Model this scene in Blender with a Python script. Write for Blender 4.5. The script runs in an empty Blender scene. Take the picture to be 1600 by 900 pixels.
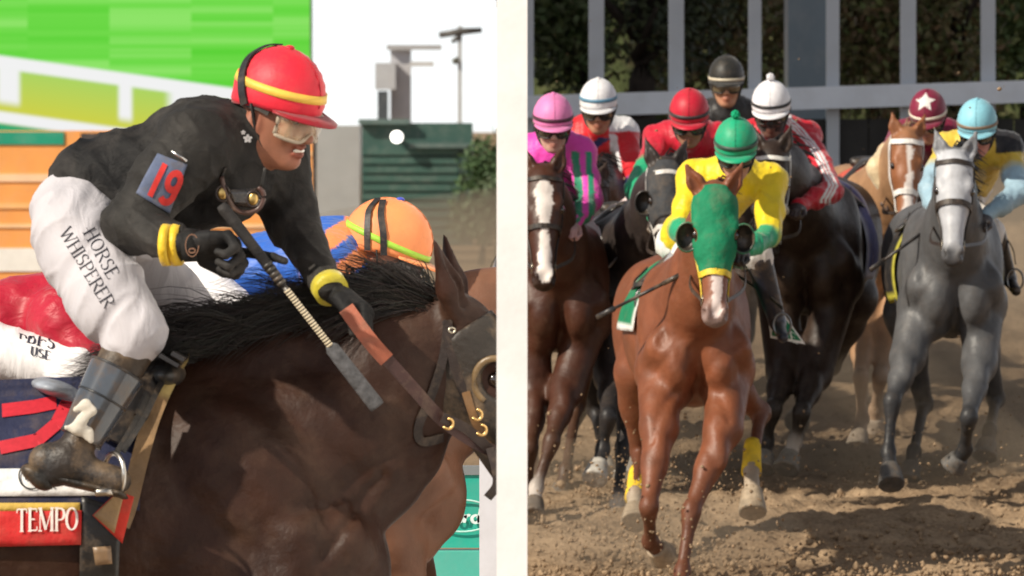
import bpy, math, random
import numpy as np
from mathutils import Vector, Matrix
from mathutils.bvhtree import BVHTree

random.seed(7); RNG = np.random.default_rng(11)
sc = bpy.context.scene
col = sc.collection
R = math.radians

# ---------------------------------------------------------------- camera, sky, sun, exposure
FPX, CAMH, HZN = 12000.0, 2.31, 200.0      # focal length in photo pixels, eye height, horizon row of a 1600 x 900 frame
cam = bpy.data.cameras.new('camera'); camo = bpy.data.objects.new('camera', cam); col.objects.link(camo)
cam.sensor_width = 36.0; cam.lens = 36.0 * FPX / 1600.0
cam.shift_y = -(450.0 - HZN) / 1600.0
cam.clip_start = 0.5; cam.clip_end = 6000
camo.location = (0, 0, CAMH); camo.rotation_euler = (R(90), 0, 0)
cam.dof.use_dof = True; cam.dof.focus_distance = 25.5; cam.dof.aperture_fstop = 13.5
sc.camera = camo

SUN = Vector((0.66, 0.44, -0.60)).normalized()     # the way the light travels
w = bpy.data.worlds.new('World'); sc.world = w; w.use_nodes = True
nt = w.node_tree; nt.nodes.clear()
sky = nt.nodes.new('ShaderNodeTexSky'); sky.sky_type = 'NISHITA'; sky.sun_disc = False
sky.sun_elevation = math.asin(-SUN.z); sky.sun_rotation = math.atan2(-SUN.x, -SUN.y)
sky.air_density = 0.5; sky.dust_density = 0.1; sky.ozone_density = 1.0
hs = nt.nodes.new('ShaderNodeHueSaturation'); hs.inputs['Saturation'].default_value = 0.2
bg = nt.nodes.new('ShaderNodeBackground'); bg.inputs['Strength'].default_value = 0.14
wo = nt.nodes.new('ShaderNodeOutputWorld')
nt.links.new(sky.outputs[0], hs.inputs['Color']); nt.links.new(hs.outputs[0], bg.inputs['Color']); nt.links.new(bg.outputs[0], wo.inputs['Surface'])
sl = bpy.data.lights.new('sun', 'SUN'); so = bpy.data.objects.new('sun', sl); col.objects.link(so)
sl.energy = 5.0; sl.angle = R(1.2); sl.color = (1.0, 0.90, 0.75)
so.rotation_euler = SUN.to_track_quat('-Z', 'Y').to_euler(); so.location = (-20, -10, 25)
sc.view_settings.view_transform = 'Standard'; sc.view_settings.look = 'None'
sc.view_settings.gamma = 1.0; sc.view_settings.use_curve_mapping = False
sc.view_settings.exposure = 0.15

V = lambda *a: np.array(a, dtype=float)
def at(px, py, Y): return V((px - 800.0) * Y / FPX, Y, CAMH - (py - HZN) * Y / FPX)
def nrm(v): v = np.asarray(v, float); return v / (np.linalg.norm(v) + 1e-12)
def srgb(h):
    h = h.lstrip('#'); c = [int(h[i:i+2], 16) / 255 for i in (0, 2, 4)]
    return tuple((x / 12.92 if x <= .04045 else ((x + .055) / 1.055) ** 2.4) for x in c)

# ---------------------------------------------------------------- materials
MATS = {}
def mat(name, color=None, rough=.6, spec=.4, var=.15, vscale=8., bump=None, dirt=None, sheen=0., metal=0., trans=0., emit=None, coat=0., alpha=None, bump2=None):
    """colour from the mesh attribute 'Col' unless given; var = brightness mottling; bump=(scale,strength,stretch); dirt=(amount,colour,scale)"""
    if name in MATS: return MATS[name]
    m = bpy.data.materials.new(name); m.use_nodes = True; MATS[name] = m
    t = m.node_tree; N = t.nodes; L = t.links; b = N['Principled BSDF']
    tc = N.new('ShaderNodeTexCoord')
    if color is None:
        a = N.new('ShaderNodeAttribute'); a.attribute_name = 'Col'; out = a.outputs['Color']
    else:
        a = N.new('ShaderNodeRGB'); a.outputs[0].default_value = (*color, 1); out = a.outputs[0]
    if var:
        n = N.new('ShaderNodeTexNoise'); n.inputs['Scale'].default_value = vscale; n.inputs['Detail'].default_value = 5
        L.new(tc.outputs['Object'], n.inputs['Vector'])
        r = N.new('ShaderNodeMapRange'); r.inputs[1].default_value = .3; r.inputs[2].default_value = .7
        r.inputs[3].default_value = 1 - var; r.inputs[4].default_value = 1 + var
        L.new(n.outputs[0], r.inputs[0])
        x = N.new('ShaderNodeVectorMath'); x.operation = 'SCALE'; L.new(out, x.inputs[0]); L.new(r.outputs[0], x.inputs['Scale']); out = x.outputs[0]
    if dirt:
        n = N.new('ShaderNodeTexNoise'); n.inputs['Scale'].default_value = dirt[2]; n.inputs['Detail'].default_value = 8; n.inputs['Roughness'].default_value = .68
        L.new(tc.outputs['Object'], n.inputs['Vector'])
        r = N.new('ShaderNodeMapRange'); r.inputs[1].default_value = .48; r.inputs[2].default_value = .68; r.inputs[3].default_value = 0; r.inputs[4].default_value = dirt[0]
        L.new(n.outputs[0], r.inputs[0])
        x = N.new('ShaderNodeMix'); x.data_type = 'RGBA'; L.new(r.outputs[0], x.inputs['Factor']); L.new(out, x.inputs['A']); x.inputs['B'].default_value = (*dirt[1], 1); out = x.outputs['Result']
    L.new(out, b.inputs['Base Color'])
    b.inputs['Roughness'].default_value = rough; b.inputs['Specular IOR Level'].default_value = spec; b.inputs['Metallic'].default_value = metal
    if sheen: b.inputs['Sheen Weight'].default_value = sheen; b.inputs['Sheen Roughness'].default_value = .4
    if trans: b.inputs['Transmission Weight'].default_value = trans
    if coat: b.inputs['Coat Weight'].default_value = coat; b.inputs['Coat Roughness'].default_value = .15
    if emit: b.inputs['Emission Color'].default_value = (*emit[0], 1); b.inputs['Emission Strength'].default_value = emit[1]
    prev = None
    for bb in (bump, bump2):
        if not bb: continue
        mp = N.new('ShaderNodeMapping'); mp.inputs['Scale'].default_value = bb[2] if len(bb) > 2 else (1, 1, 1)
        L.new(tc.outputs['Object'], mp.inputs['Vector'])
        n = N.new('ShaderNodeTexNoise'); n.inputs['Scale'].default_value = bb[0]; n.inputs['Detail'].default_value = 4
        if len(bb) > 3: n.inputs['Distortion'].default_value = bb[3]
        L.new(mp.outputs[0], n.inputs['Vector'])
        bu = N.new('ShaderNodeBump'); bu.inputs['Strength'].default_value = bb[1]; bu.inputs['Distance'].default_value = .5 / bb[0]
        L.new(n.outputs[0], bu.inputs['Height'])
        if prev: L.new(prev, bu.inputs['Normal'])
        prev = bu.outputs[0]
    if prev: L.new(prev, b.inputs['Normal'])
    return m

DUST = (.21, .15, .10)
COAT = mat('horse_coat', rough=.47, spec=.33, var=.22, vscale=9, bump=(300, .22, (1, 1, .25)), bump2=(20, .22), dirt=(.10, DUST, 14))
COATN = mat('horse_coat_near', rough=.52, spec=.24, var=.25, vscale=9, bump=(480, .12, (.3, 1, 1)), bump2=(13, .3), dirt=(.16, (.16, .10, .065), 7))
SILK = mat('racing_silk', rough=.46, spec=.35, var=.07, vscale=10, bump=(15, .28, (1, 1, 1.5), .9), bump2=(300, .12), sheen=.2, dirt=(.12, DUST, 16))
SILKD = mat('dusty_black_silk', rough=.68, spec=.2, var=.3, vscale=10, bump=(14, .28, (1, 1, 1.4), 1.), bump2=(300, .15), dirt=(.5, (.07, .062, .055), 5))
WHITEC = mat('white_breeches', rough=.65, spec=.3, var=.05, vscale=9, bump=(10, .2, (1.8, 1, .7), 1.), bump2=(320, .1), dirt=(.16, (.42, .36, .34), 9), sheen=.1)
CAPM = mat('helmet_cover', rough=.5, spec=.35, var=.07, vscale=14, bump=(45, .14), dirt=(.18, DUST, 20), sheen=.15)
SKIN = mat('skin', rough=.5, spec=.35, var=.12, vscale=30, bump=(180, .2), dirt=(.25, (.13, .07, .045), 26))
LEATH = mat('leather', rough=.38, spec=.5, var=.25, vscale=18, bump=(90, .2), dirt=(.6, DUST, 10))
LEATHM = mat('muddy_leather', rough=.5, spec=.4, var=.25, vscale=14, bump=(60, .4), dirt=(.85, (.23, .155, .09), 6))
STRAP = mat('strap', rough=.5, spec=.4, var=.2, vscale=30, bump=(160, .3), dirt=(.3, DUST, 25))
CLOTHM = mat('saddle_cloth_fabric', rough=.75, spec=.2, var=.14, vscale=16, bump=(220, .3), bump2=(9, .4), dirt=(.3, DUST, 10))
GLOSS = mat('gloss_lens', rough=.08, spec=.7, var=.1, vscale=12, coat=.6, dirt=(.4, (.25, .2, .14), 30))
METAL = mat('worn_metal', rough=.32, spec=.5, var=.15, vscale=40, metal=1.)
HAIR = mat('horse_hair', rough=.42, spec=.5, var=.3, vscale=30)
HOOFM = mat('hoof_horn', rough=.6, spec=.3, var=.3, vscale=30, bump=(80, .3), dirt=(.5, DUST, 18))
EYEM = mat('eye_gloss', rough=.06, spec=.7, var=0, coat=1.)
PRINT = mat('printed_lettering', rough=.65, spec=.2, var=.12, vscale=60)
PAINT = mat('painted_surface', rough=.45, spec=.4, var=.06, vscale=3, bump=(60, .08), dirt=(.15, (.4, .38, .35), 5))
MATTE = mat('matte_surface', rough=.85, spec=.2, var=.18, vscale=3, bump=(40, .3))

# ---------------------------------------------------------------- objects
def link(o, parent=None, label=None, cat=None, group=None, kind=None):
    col.objects.link(o)
    if parent: o.parent = parent
    if label: o['label'] = label
    if cat: o['category'] = cat
    if group: o['group'] = group
    if kind: o['kind'] = kind
    return o
def empty(name, loc, label=None, cat=None, group=None, rz=0.):
    o = bpy.data.objects.new(name, None); o.empty_display_size = .2
    o.location = tuple(loc); o.rotation_euler = (0, 0, rz)
    return link(o, None, label, cat, group)
def rawmesh(name, v, f, cols=None, smooth=True):
    me = bpy.data.meshes.new(name)
    v = np.asarray(v, np.float32)
    if isinstance(f, np.ndarray) and f.ndim == 2:
        n, k = f.shape
        me.vertices.add(len(v)); me.vertices.foreach_set('co', v.ravel())
        me.loops.add(n * k); me.loops.foreach_set('vertex_index', f.astype(np.int32).ravel())
        me.polygons.add(n); me.polygons.foreach_set('loop_start', np.arange(0, n * k, k, dtype=np.int32)); me.polygons.foreach_set('loop_total', np.full(n, k, np.int32))
        me.update(calc_edges=True)
    else:
        me.from_pydata([tuple(map(float, p)) for p in v], [], f); me.update()
    if cols is not None:
        a = me.attributes.new('Col', 'FLOAT_COLOR', 'POINT')
        c = np.ones((len(v), 4), np.float32); c[:, :3] = cols
        a.data.foreach_set('color', c.ravel())
    if smooth: me.polygons.foreach_set('use_smooth', np.ones(len(me.polygons), bool))
    me.validate(); return me
def part(name, v, f, m, parent=None, color=None, cols=None, smooth=True, world=False, **kw):
    """world=True: vertices are in world space and are moved into the (unrotated) parent's space"""
    v = np.asarray(v, float)
    if world:
        q = parent
        while q is not None: v = v - np.array(q.location); q = q.parent
    if cols is None: cols = np.tile(np.array(color if color is not None else (.5, .5, .5)), (len(v), 1))
    me = rawmesh(name, v, f, cols, smooth); me.materials.append(m)
    o = bpy.data.objects.new(name, me); return link(o, parent, **kw)
class MB:
    """collects small shapes into one mesh"""
    def __init__(s): s.v = []; s.f = []; s.c = []
    def add(s, v, f, c=(.5, .5, .5)):
        n = len(s.v); s.v += [tuple(map(float, p)) for p in v]; s.f += [tuple(int(i) + n for i in q) for q in f]; s.c += [tuple(c)] * len(v)
    def box(s, lo, hi, c=(.5, .5, .5)):
        x0, y0, z0 = lo; x1, y1, z1 = hi
        s.add([(x0, y0, z0), (x1, y0, z0), (x1, y1, z0), (x0, y1, z0), (x0, y0, z1), (x1, y0, z1), (x1, y1, z1), (x0, y1, z1)],
              [(0, 3, 2, 1), (4, 5, 6, 7), (0, 1, 5, 4), (1, 2, 6, 5), (2, 3, 7, 6), (3, 0, 4, 7)], c)
    def tube(s, pts, rad, n=8, c=(.5, .5, .5), flat=1., ref=None):
        v, f = tube(pts, rad, n, flat, ref); s.add(v, f, c)
    def part(s, name, m, parent=None, smooth=True, world=False, **kw):
        return part(name, s.v, s.f, m, parent, cols=np.array(s.c), smooth=smooth, world=world, **kw)
def spline(pts, n):
    pts = np.asarray(pts, float)
    if len(pts) == 2: return pts[0] + (pts[1] - pts[0]) * np.linspace(0, 1, n)[:, None]
    P = np.vstack([2 * pts[0] - pts[1], pts, 2 * pts[-1] - pts[-2]]); out = []
    for t in np.linspace(0, len(pts) - 1 - 1e-9, n):
        i = int(t); u = t - i; p0, p1, p2, p3 = P[i:i + 4]
        out.append(.5 * (2 * p1 + (p2 - p0) * u + (2 * p0 - 5 * p1 + 4 * p2 - p3) * u * u + (3 * p1 - p0 - 3 * p2 + p3) * u ** 3))
    return np.array(out)
def tube(pts, rad, n=8, flat=1., ref=None):
    pts = np.asarray(pts, float); m = len(pts); rad = np.full(m, rad) if np.isscalar(rad) else np.asarray(rad, float)
    T = np.gradient(pts, axis=0); v = []; ref = V(0, 0, 1) if ref is None else nrm(ref)
    for i in range(m):
        t = nrm(T[i]); a = np.cross(t, ref)
        if np.linalg.norm(a) < 1e-3: a = np.cross(t, V(1, 0, 0))
        a = nrm(a); b = np.cross(a, t)
        for k in range(n):
            q = 2 * math.pi * k / n; v.append(pts[i] + rad[i] * (a * math.cos(q) * flat + b * math.sin(q)))
    f = [(i * n + k, i * n + (k + 1) % n, (i + 1) * n + (k + 1) % n, (i + 1) * n + k) for i in range(m - 1) for k in range(n)]
    f += [tuple(range(n))[::-1], tuple(range((m - 1) * n, m * n))]
    return np.array(v), f

# ---------------------------------------------------------------- implicit modelling: smooth unions of capsules, ellipsoids and frusta, surface nets
class SDF:
    def __init__(s): s.p = []
    def cap(s, a, b, ra, rb, k=.03, c=(.5, .5, .5), flat=None, sub=False):
        a = np.asarray(a, float); b = np.asarray(b, float); r = max(ra, rb)
        s.p.append(dict(t=0, a=a, b=b, ra=ra, rb=rb, k=k, c=c, flat=None if flat is None else (nrm(flat[0]), flat[1]), sub=sub, lo=np.minimum(a, b) - r * 1.05, hi=np.maximum(a, b) + r * 1.05)); return s
    def chain(s, pts, rads, **kw):
        for i in range(len(pts) - 1): s.cap(pts[i], pts[i + 1], rads[i], rads[i + 1], **kw)
        return s
    def ell(s, o, r, ax=None, k=.03, c=(.5, .5, .5), sub=False):
        o = np.asarray(o, float); r = np.asarray(r, float) * np.ones(3)
        A = np.eye(3) if ax is None else np.array([nrm(x) for x in ax])
        e = np.sqrt(((A * r[:, None]) ** 2).sum(0))
        s.p.append(dict(t=1, o=o, r=r, A=A, k=k, c=c, sub=sub, lo=o - e, hi=o + e)); return s
    def fru(s, a, b, ra, rb, k=.01, c=(.5, .5, .5), flat=None):
        a = np.asarray(a, float); b = np.asarray(b, float); r = max(ra, rb)
        s.p.append(dict(t=2, a=a, b=b, ra=ra, rb=rb, k=k, c=c, flat=None, sub=False, lo=np.minimum(a, b) - r, hi=np.maximum(a, b) + r)); return s
    @staticmethod
    def d(q, P):
        if q['t'] == 1:
            x = (P - q['o']) @ q['A'].T; k0 = np.linalg.norm(x / q['r'], axis=1); k1 = np.linalg.norm(x / q['r'] ** 2, axis=1)
            return k0 * (k0 - 1) / (k1 + 1e-9)
        ab = q['b'] - q['a']; L2 = ab @ ab + 1e-12; x = P - q['a']; t = (x @ ab) / L2
        if q['t'] == 0:
            t = np.clip(t, 0, 1); y = x - t[:, None] * ab
            if q['flat'] is not None:
                n, fl = q['flat']; y = y + ((y @ n) * (1 / fl - 1))[:, None] * n
                return (np.linalg.norm(y, axis=1) - (q['ra'] + (q['rb'] - q['ra']) * t)) * .8
            return np.linalg.norm(y, axis=1) - (q['ra'] + (q['rb'] - q['ra']) * t)
        y = np.linalg.norm(x - t[:, None] * ab, axis=1); L = math.sqrt(L2); e = .006
        rr = q['ra'] + (q['rb'] - q['ra']) * np.clip(t, 0, 1) - e
        dr = y - rr; da = np.maximum(-t, t - 1) * L + e
        return np.minimum(np.maximum(dr, da), 0) + np.sqrt(np.maximum(dr, 0) ** 2 + np.maximum(da, 0) ** 2) - e
    def ev(s, P, prims):
        D = np.full(len(P), 9.)
        for q in prims:
            d = s.d(q, P); k = q['k']
            if q['sub']:
                d = -d; h = np.clip(.5 - .5 * (d - D) / k, 0, 1) if k > 0 else (d < D) * 1.
                D = d + (D - d) * h + k * h * (1 - h) if k > 0 else np.maximum(D, d)
            else:
                h = np.maximum(k - np.abs(D - d), 0) / k; D = np.minimum(D, d) - h * h * k * .25
        return D
    def mesh(s, cell, clip=None, inflate=0.):
        """clip: list of (point, normal): keeps the side the normal points away from"""
        add = [q for q in s.p if not q['sub']]
        lo = np.min([q['lo'] for q in add], 0) - 3 * cell - inflate; hi = np.max([q['hi'] for q in add], 0) + 3 * cell + inflate
        n = np.ceil((hi - lo) / cell).astype(int) + 1; B = 16; nb = -(-n // B); n = nb * B
        F = np.ones(n, np.float32); hd = B * cell * .5 * 1.7321
        g = np.stack(np.meshgrid(*[np.arange(k) for k in nb], indexing='ij'), -1).reshape(-1, 3)
        C = lo + (g * B + (B - 1) / 2) * cell
        def clipd(P, D):
            if clip:
                for p, m in clip: D = np.maximum(D, (P - np.asarray(p)) @ nrm(m))
            return D
        DC = clipd(C, s.ev(C, s.p) - inflate)
        o = np.stack(np.meshgrid(*[np.arange(B)] * 3, indexing='ij'), -1).reshape(-1, 3)
        near = np.abs(DC) < hd * 1.5 + .012
        for gi in np.nonzero(~near & (DC < 0))[0]:
            i, j, k = g[gi] * B; F[i:i + B, j:j + B, k:k + B] = -1
        for gi in np.nonzero(near)[0]:
            i, j, k = g[gi] * B; P = lo + (o + g[gi] * B) * cell; a = P[0]; b = P[-1]
            pr = [q for q in s.p if np.all(q['lo'] - q['k'] - inflate - cell < b) and np.all(q['hi'] + q['k'] + inflate + cell > a)]
            if not pr: continue
            F[i:i + B, j:j + B, k:k + B] = clipd(P, s.ev(P, pr) - inflate).reshape(B, B, B)
        S = F < 0; c8 = np.zeros(n - 1, np.uint8)
        for a in (0, 1):
            for b in (0, 1):
                for c in (0, 1): c8 += S[a:n[0] - 1 + a, b:n[1] - 1 + b, c:n[2] - 1 + c]
        act = (c8 > 0) & (c8 < 8); idx = np.argwhere(act); vid = np.full(act.shape, -1, np.int32); vid[act] = np.arange(len(idx))
        acc = np.zeros((len(idx), 3)); cnt = np.zeros(len(idx))
        cr = [np.array(x) for x in [(0, 0, 0), (1, 0, 0), (0, 1, 0), (1, 1, 0), (0, 0, 1), (1, 0, 1), (0, 1, 1), (1, 1, 1)]]
        val = [F[tuple((idx + x).T)] for x in cr]
        for a in range(8):
            for b in range(a + 1, 8):
                if abs(cr[a] - cr[b]).sum() != 1: continue
                m = (val[a] < 0) != (val[b] < 0); t = np.where(m, val[a] / (val[a] - val[b] + 1e-20), 0)
                acc += m[:, None] * (cr[a] + t[:, None] * (cr[b] - cr[a])); cnt += m
        v = lo + (idx + acc / cnt[:, None]) * cell; Q = []
        for ax in range(3):
            b, c = (ax + 1) % 3, (ax + 2) % 3
            s0 = [slice(None)] * 3; s1 = [slice(None)] * 3; s0[ax] = slice(0, n[ax] - 1); s1[ax] = slice(1, n[ax])
            A0 = S[tuple(s0)]; A1 = S[tuple(s1)]; e = np.argwhere(A0 != A1)
            e = e[(e[:, b] > 0) & (e[:, c] > 0) & (e[:, b] < n[b] - 1) & (e[:, c] < n[c] - 1)]
            ins = A0[tuple(e.T)]; ub = np.zeros(3, int); ub[b] = 1; uc = np.zeros(3, int); uc[c] = 1
            q = np.stack([vid[tuple((e - ub - uc).T)], vid[tuple((e - uc).T)], vid[tuple(e.T)], vid[tuple((e - ub).T)]], 1)
            q[~ins] = q[~ins][:, ::-1]; Q.append(q)
        return v, np.vstack(Q)
    def colors(s, v, sharp=.012):
        W = np.full(len(v), 1e-9); Cc = np.zeros((len(v), 3)) + 1e-9 * .3
        for q in s.p:
            if q['sub']: continue
            m = np.all((v > q['lo'] - .08) & (v < q['hi'] + .08), 1)
            if not m.any(): continue
            wt = np.exp(-np.clip(s.d(q, v[m]), -.1, 1) / sharp); W[m] += wt; Cc[m] += wt[:, None] * np.array(q['c'])
        return Cc / W[:, None]
    def build(s, name, cell, m, parent, world=False, clip=None, inflate=0., sharp=.012, paint=None, wrinkle=None, **kw):
        v, f = s.mesh(cell, clip, inflate); c = s.colors(v, sharp)
        if paint is not None: c = paint(v, c)
        if wrinkle is not None: v = wrinkle(v, f)
        o = part(name, v, f, m, parent, cols=c, world=world, **kw)
        return o, BVHTree.FromPolygons([tuple(p) for p in v.tolist()], f.tolist()), (v, f)
def vnormals(v, f):
    a = v[f[:, 2]] - v[f[:, 0]]; b = v[f[:, 3]] - v[f[:, 1]]; n = np.cross(a, b); out = np.zeros_like(v)
    for k in range(4): np.add.at(out, f[:, k], n)
    return out / (np.linalg.norm(out, axis=1, keepdims=True) + 1e-12)
def waves(v, seed, freq, octs=3):
    """cheap smooth noise: sums of warped sines"""
    r = np.random.default_rng(seed); out = np.zeros(len(v)); amp = 1.
    for o in range(octs):
        for _ in range(4):
            d = nrm(r.normal(size=3)) * freq; w_ = nrm(r.normal(size=3)) * freq * .6
            out += amp * .25 * np.sin(v @ d + r.uniform(0, 6.3) + 1.6 * np.sin(v @ w_ + r.uniform(0, 6.3)))
        freq *= 1.9; amp *= .55
    return out
def folds(seed, freq, amp, stretch=(1, 1, 1), axis=None):
    """soft cloth folds: waves squeezed along the axis so that the creases run across it"""
    def fn(v, f):
        n = vnormals(v, f); w_ = v * np.array(stretch)
        if axis is not None: a = nrm(axis); w_ = w_ * .62 + np.outer(v @ a, a) * 1.25
        x = waves(w_, seed, freq, 2); y = waves(w_ * 1.3, seed + 7, freq * 1.7, 1)
        return v + n * (amp * (x * .9 + .55 * (1 - 2 * np.sqrt(np.abs(y) + .02))))[:, None]
    return fn
def snap(bvh, p, off):
    h = bvh.find_nearest(Vector(p))
    return (np.array(h[0]) + np.array(h[1]) * off, np.array(h[1])) if h[0] is not None else (np.asarray(p), V(0, 0, 1))
def strapmesh(pts, normals, width, thick):
    pts = np.asarray(pts); T = np.gradient(pts, axis=0); v = []
    for p, n, t in zip(pts, normals, T):
        t = nrm(t); n = nrm(n - t * (n @ t)); b = np.cross(n, t)
        v += [p - b * width / 2, p - b * width / 2 + n * thick, p + b * width / 2 + n * thick, p + b * width / 2]
    m = len(pts); f = [(i * 4 + k, (i + 1) * 4 + k, (i + 1) * 4 + (k + 1) % 4, i * 4 + (k + 1) % 4) for i in range(m - 1) for k in range(4)]
    f += [(3, 2, 1, 0)[::-1], tuple(range(4 * m - 4, 4 * m))]
    return np.array(v), f
def strap(name, pts, bvh, width, parent, color, thick=.004, n=24, off=.001, m=None, world=False, snapit=True, nref=None, **kw):
    P = spline(pts, n); S = []; Nn = []
    for p in P:
        if snapit: a, b = snap(bvh, p, off)
        else: a, b = p, (np.asarray(nref) if nref is not None else V(0, -1, 0))
        S.append(a); Nn.append(b)
    Nn = np.array(Nn)
    for _ in range(2): Nn[1:-1] = (Nn[:-2] + Nn[1:-1] + Nn[2:]) / 3
    S = np.array(S)
    if snapit: S[1:-1] = (S[:-2] + 2 * S[1:-1] + S[2:]) / 4 + Nn[1:-1] * .0015
    v, f = strapmesh(S, Nn, width, thick)
    return part(name, v, f, m or STRAP, parent, color=color, smooth=False, world=world, **kw)
def ringpts(o, a, n, s, ra, rb, k=16, a0=0., a1=2 * math.pi):
    return [o + n * ra * math.cos(q) + s * rb * math.sin(q) for q in np.linspace(a0, a1, k)]
def patch(corners, nu, nv, edge=None):
    """bilinear quad patch; corners a,b,c,d round the loop"""
    a, b, c, d = [np.asarray(x, float) for x in corners]; v = []
    for j in range(nv + 1):
        y = j / nv
        for i in range(nu + 1):
            x = i / nu; v.append((a * (1 - x) + b * x) * (1 - y) + (d * (1 - x) + c * x) * y)
    f = [(j * (nu + 1) + i, j * (nu + 1) + i + 1, (j + 1) * (nu + 1) + i + 1, (j + 1) * (nu + 1) + i) for j in range(nv) for i in range(nu)]
    return np.array(v), f
def drape(v, bvh, dirn, off, maxd=.6):
    out = []; d = Vector(dirn); last = None
    for p in v:
        h = bvh.ray_cast(Vector(p) - d * .8, d)
        if h[0] is not None and h[3] < .8 + maxd: q = np.array(h[0]) - np.array(dirn) * off
        else: q = np.asarray(p)
        out.append(q)
    return np.array(out)
def solid(v, f, dirn, t):
    n = len(v); v2 = np.vstack([v, v + np.asarray(dirn) * t]); ec = {}
    for q in f:
        for i in range(len(q)): e = (q[i], q[(i + 1) % len(q)]); ec[e] = 1
    F = [tuple(q) for q in f] + [tuple(x + n for x in q[::-1]) for q in f]
    F += [(b, a, a + n, b + n) for (a, b) in ec if (b, a) not in ec]
    return v2, F

# ---------------------------------------------------------------- lettering: thick and thin strokes with serifs
def arc(cx, cy, rx, ry, a0, a1, n=9): return [(cx + rx * math.cos(R(q)), cy + ry * math.sin(R(q))) for q in np.linspace(a0, a1, n)]
GL = {  # width, [(polyline, thick?, serif start, serif end)]
 'H': (.8, [([(.14, 0), (.14, 1)], 1, 1, 1), ([(.66, 0), (.66, 1)], 1, 1, 1), ([(.14, .52), (.66, .52)], 0, 0, 0)]),
 'O': (.8, [(arc(.4, .5, .32, .48, 0, 180), 2, 0, 0), (arc(.4, .5, .32, .48, 180, 360), 2, 0, 0)]),
 'R': (.74, [([(.14, 0), (.14, 1)], 1, 1, 1), ([(.14, .97), (.4, .97)] + arc(.4, .74, .22, .23, 90, -90) + [(.14, .51)], 2, 0, 0), ([(.36, .5), (.7, .02)], 1, 0, 0)]),
 'S': (.6, [(arc(.3, .74, .2, .23, 30, 230, 10) + arc(.3, .26, .22, .25, 70, -150, 12), 2, 0, 0)]),
 'E': (.64, [([(.14, 0), (.14, 1)], 1, 1, 1), ([(.14, .97), (.54, .97), (.55, .82)], 0, 0, 0), ([(.14, .52), (.44, .52)], 0, 0, 0), ([(.14, .03), (.56, .03), (.58, .2)], 0, 0, 0)]),
 'W': (1.05, [([(.06, 1), (.32, 0)], 1, 1, 0), ([(.32, 0), (.53, .9)], 0, 0, 0), ([(.53, .9), (.74, 0)], 1, 0, 0), ([(.74, 0), (.98, 1)], 0, 0, 1)]),
 'I': (.3, [([(.15, 0), (.15, 1)], 1, 1, 1)]),
 'P': (.66, [([(.14, 0), (.14, 1)], 1, 1, 1), ([(.14, .97), (.38, .97)] + arc(.38, .72, .22, .25, 90, -90) + [(.14, .47)], 2, 0, 0)]),
 'T': (.7, [([(.35, 0), (.35, 1)], 1, 1, 0), ([(.05, .8), (.06, .97), (.64, .97), (.65, .8)], 0, 0, 0)]),
 'M': (.98, [([(.12, 0), (.12, 1)], 0, 1, 1), ([(.12, 1), (.47, .05)], 1, 0, 0), ([(.47, .05), (.84, 1)], 0, 0, 0), ([(.84, 0), (.84, 1)], 1, 1, 1)]),
 'U': (.76, [([(.14, 1), (.14, .3)] + arc(.38, .28, .24, .27, 180, 360) + [(.62, 1)], 2, 1, 1)]),
 'N': (.84, [([(.14, 0), (.14, 1)], 0, 1, 1), ([(.14, 1), (.68, 0)], 1, 0, 0), ([(.68, 0), (.68, 1)], 0, 0, 1)]),
 'B': (.7, [([(.14, 0), (.14, 1)], 1, 1, 1), ([(.14, .97), (.36, .97)] + arc(.36, .75, .19, .22, 90, -90) + [(.14, .53)], 2, 0, 0), ([(.3, .53)] + arc(.38, .27, .22, .25, 90, -90) + [(.14, .02)], 2, 0, 0)]),
 'C': (.72, [(arc(.4, .5, .32, .48, 50, 310, 16), 2, 0, 0)]),
 '1': (.34, [([(.2, 0), (.2, 1)], 3, 0, 0)]),
 '4': (.66, [([(.46, 0), (.46, 1), (.06, .3), (.62, .3)], 3, 0, 0)]),
 '2': (.66, [(arc(.32, .7, .24, .27, 170, -30, 10) + [(.1, .05), (.6, .05)], 3, 0, 0)]),
 '9': (.66, [(arc(.32, .68, .21, .25, 0, 360, 16), 3, 0, 0), ([(.53, .68), (.52, .4)] + arc(.3, .28, .22, .23, 0, -140, 8), 3, 0, 0)]),
}
SCRIPT = {'F': [[(.0, .9), (.5, 1.0), (.75, .92)], [(.38, .95), (.28, .4), (.1, .05), (-.08, .12)], [(.1, .5), (.5, .55)]],
          'o': [arc(.78, .25, .15, .22, 60, 420, 14)], 'r': [[(1.0, .4), (1.1, .45), (1.04, .05)], [(1.08, .3), (1.2, .46), (1.3, .42)]],
          'd': [arc(1.52, .24, .15, .21, 60, 420, 14), [(1.78, 1.0), (1.66, .2), (1.72, .03), (1.85, .1)]]}
def strokes(text, thin=.05, thick=.13, bold=.2, gap=.08, serif=.09):
    out = []; x = 0.
    for ch in text:
        if ch == ' ': x += .4; continue
        wd, ss = GL[ch]
        for pl, th, s0, s1 in ss:
            P = [(px + x, py) for px, py in pl]
            out.append((P, {0: thin, 1: thick, 2: None, 3: bold}[th] if th != 2 else (thin, thick)))
            for flag, p in ((s0, P[0]), (s1, P[-1])):
                if flag: out.append(([(p[0] - serif - thick * .4, p[1]), (p[0] + serif + thick * .4, p[1])], thin))
        x += wd + gap
    return out, x
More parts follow.
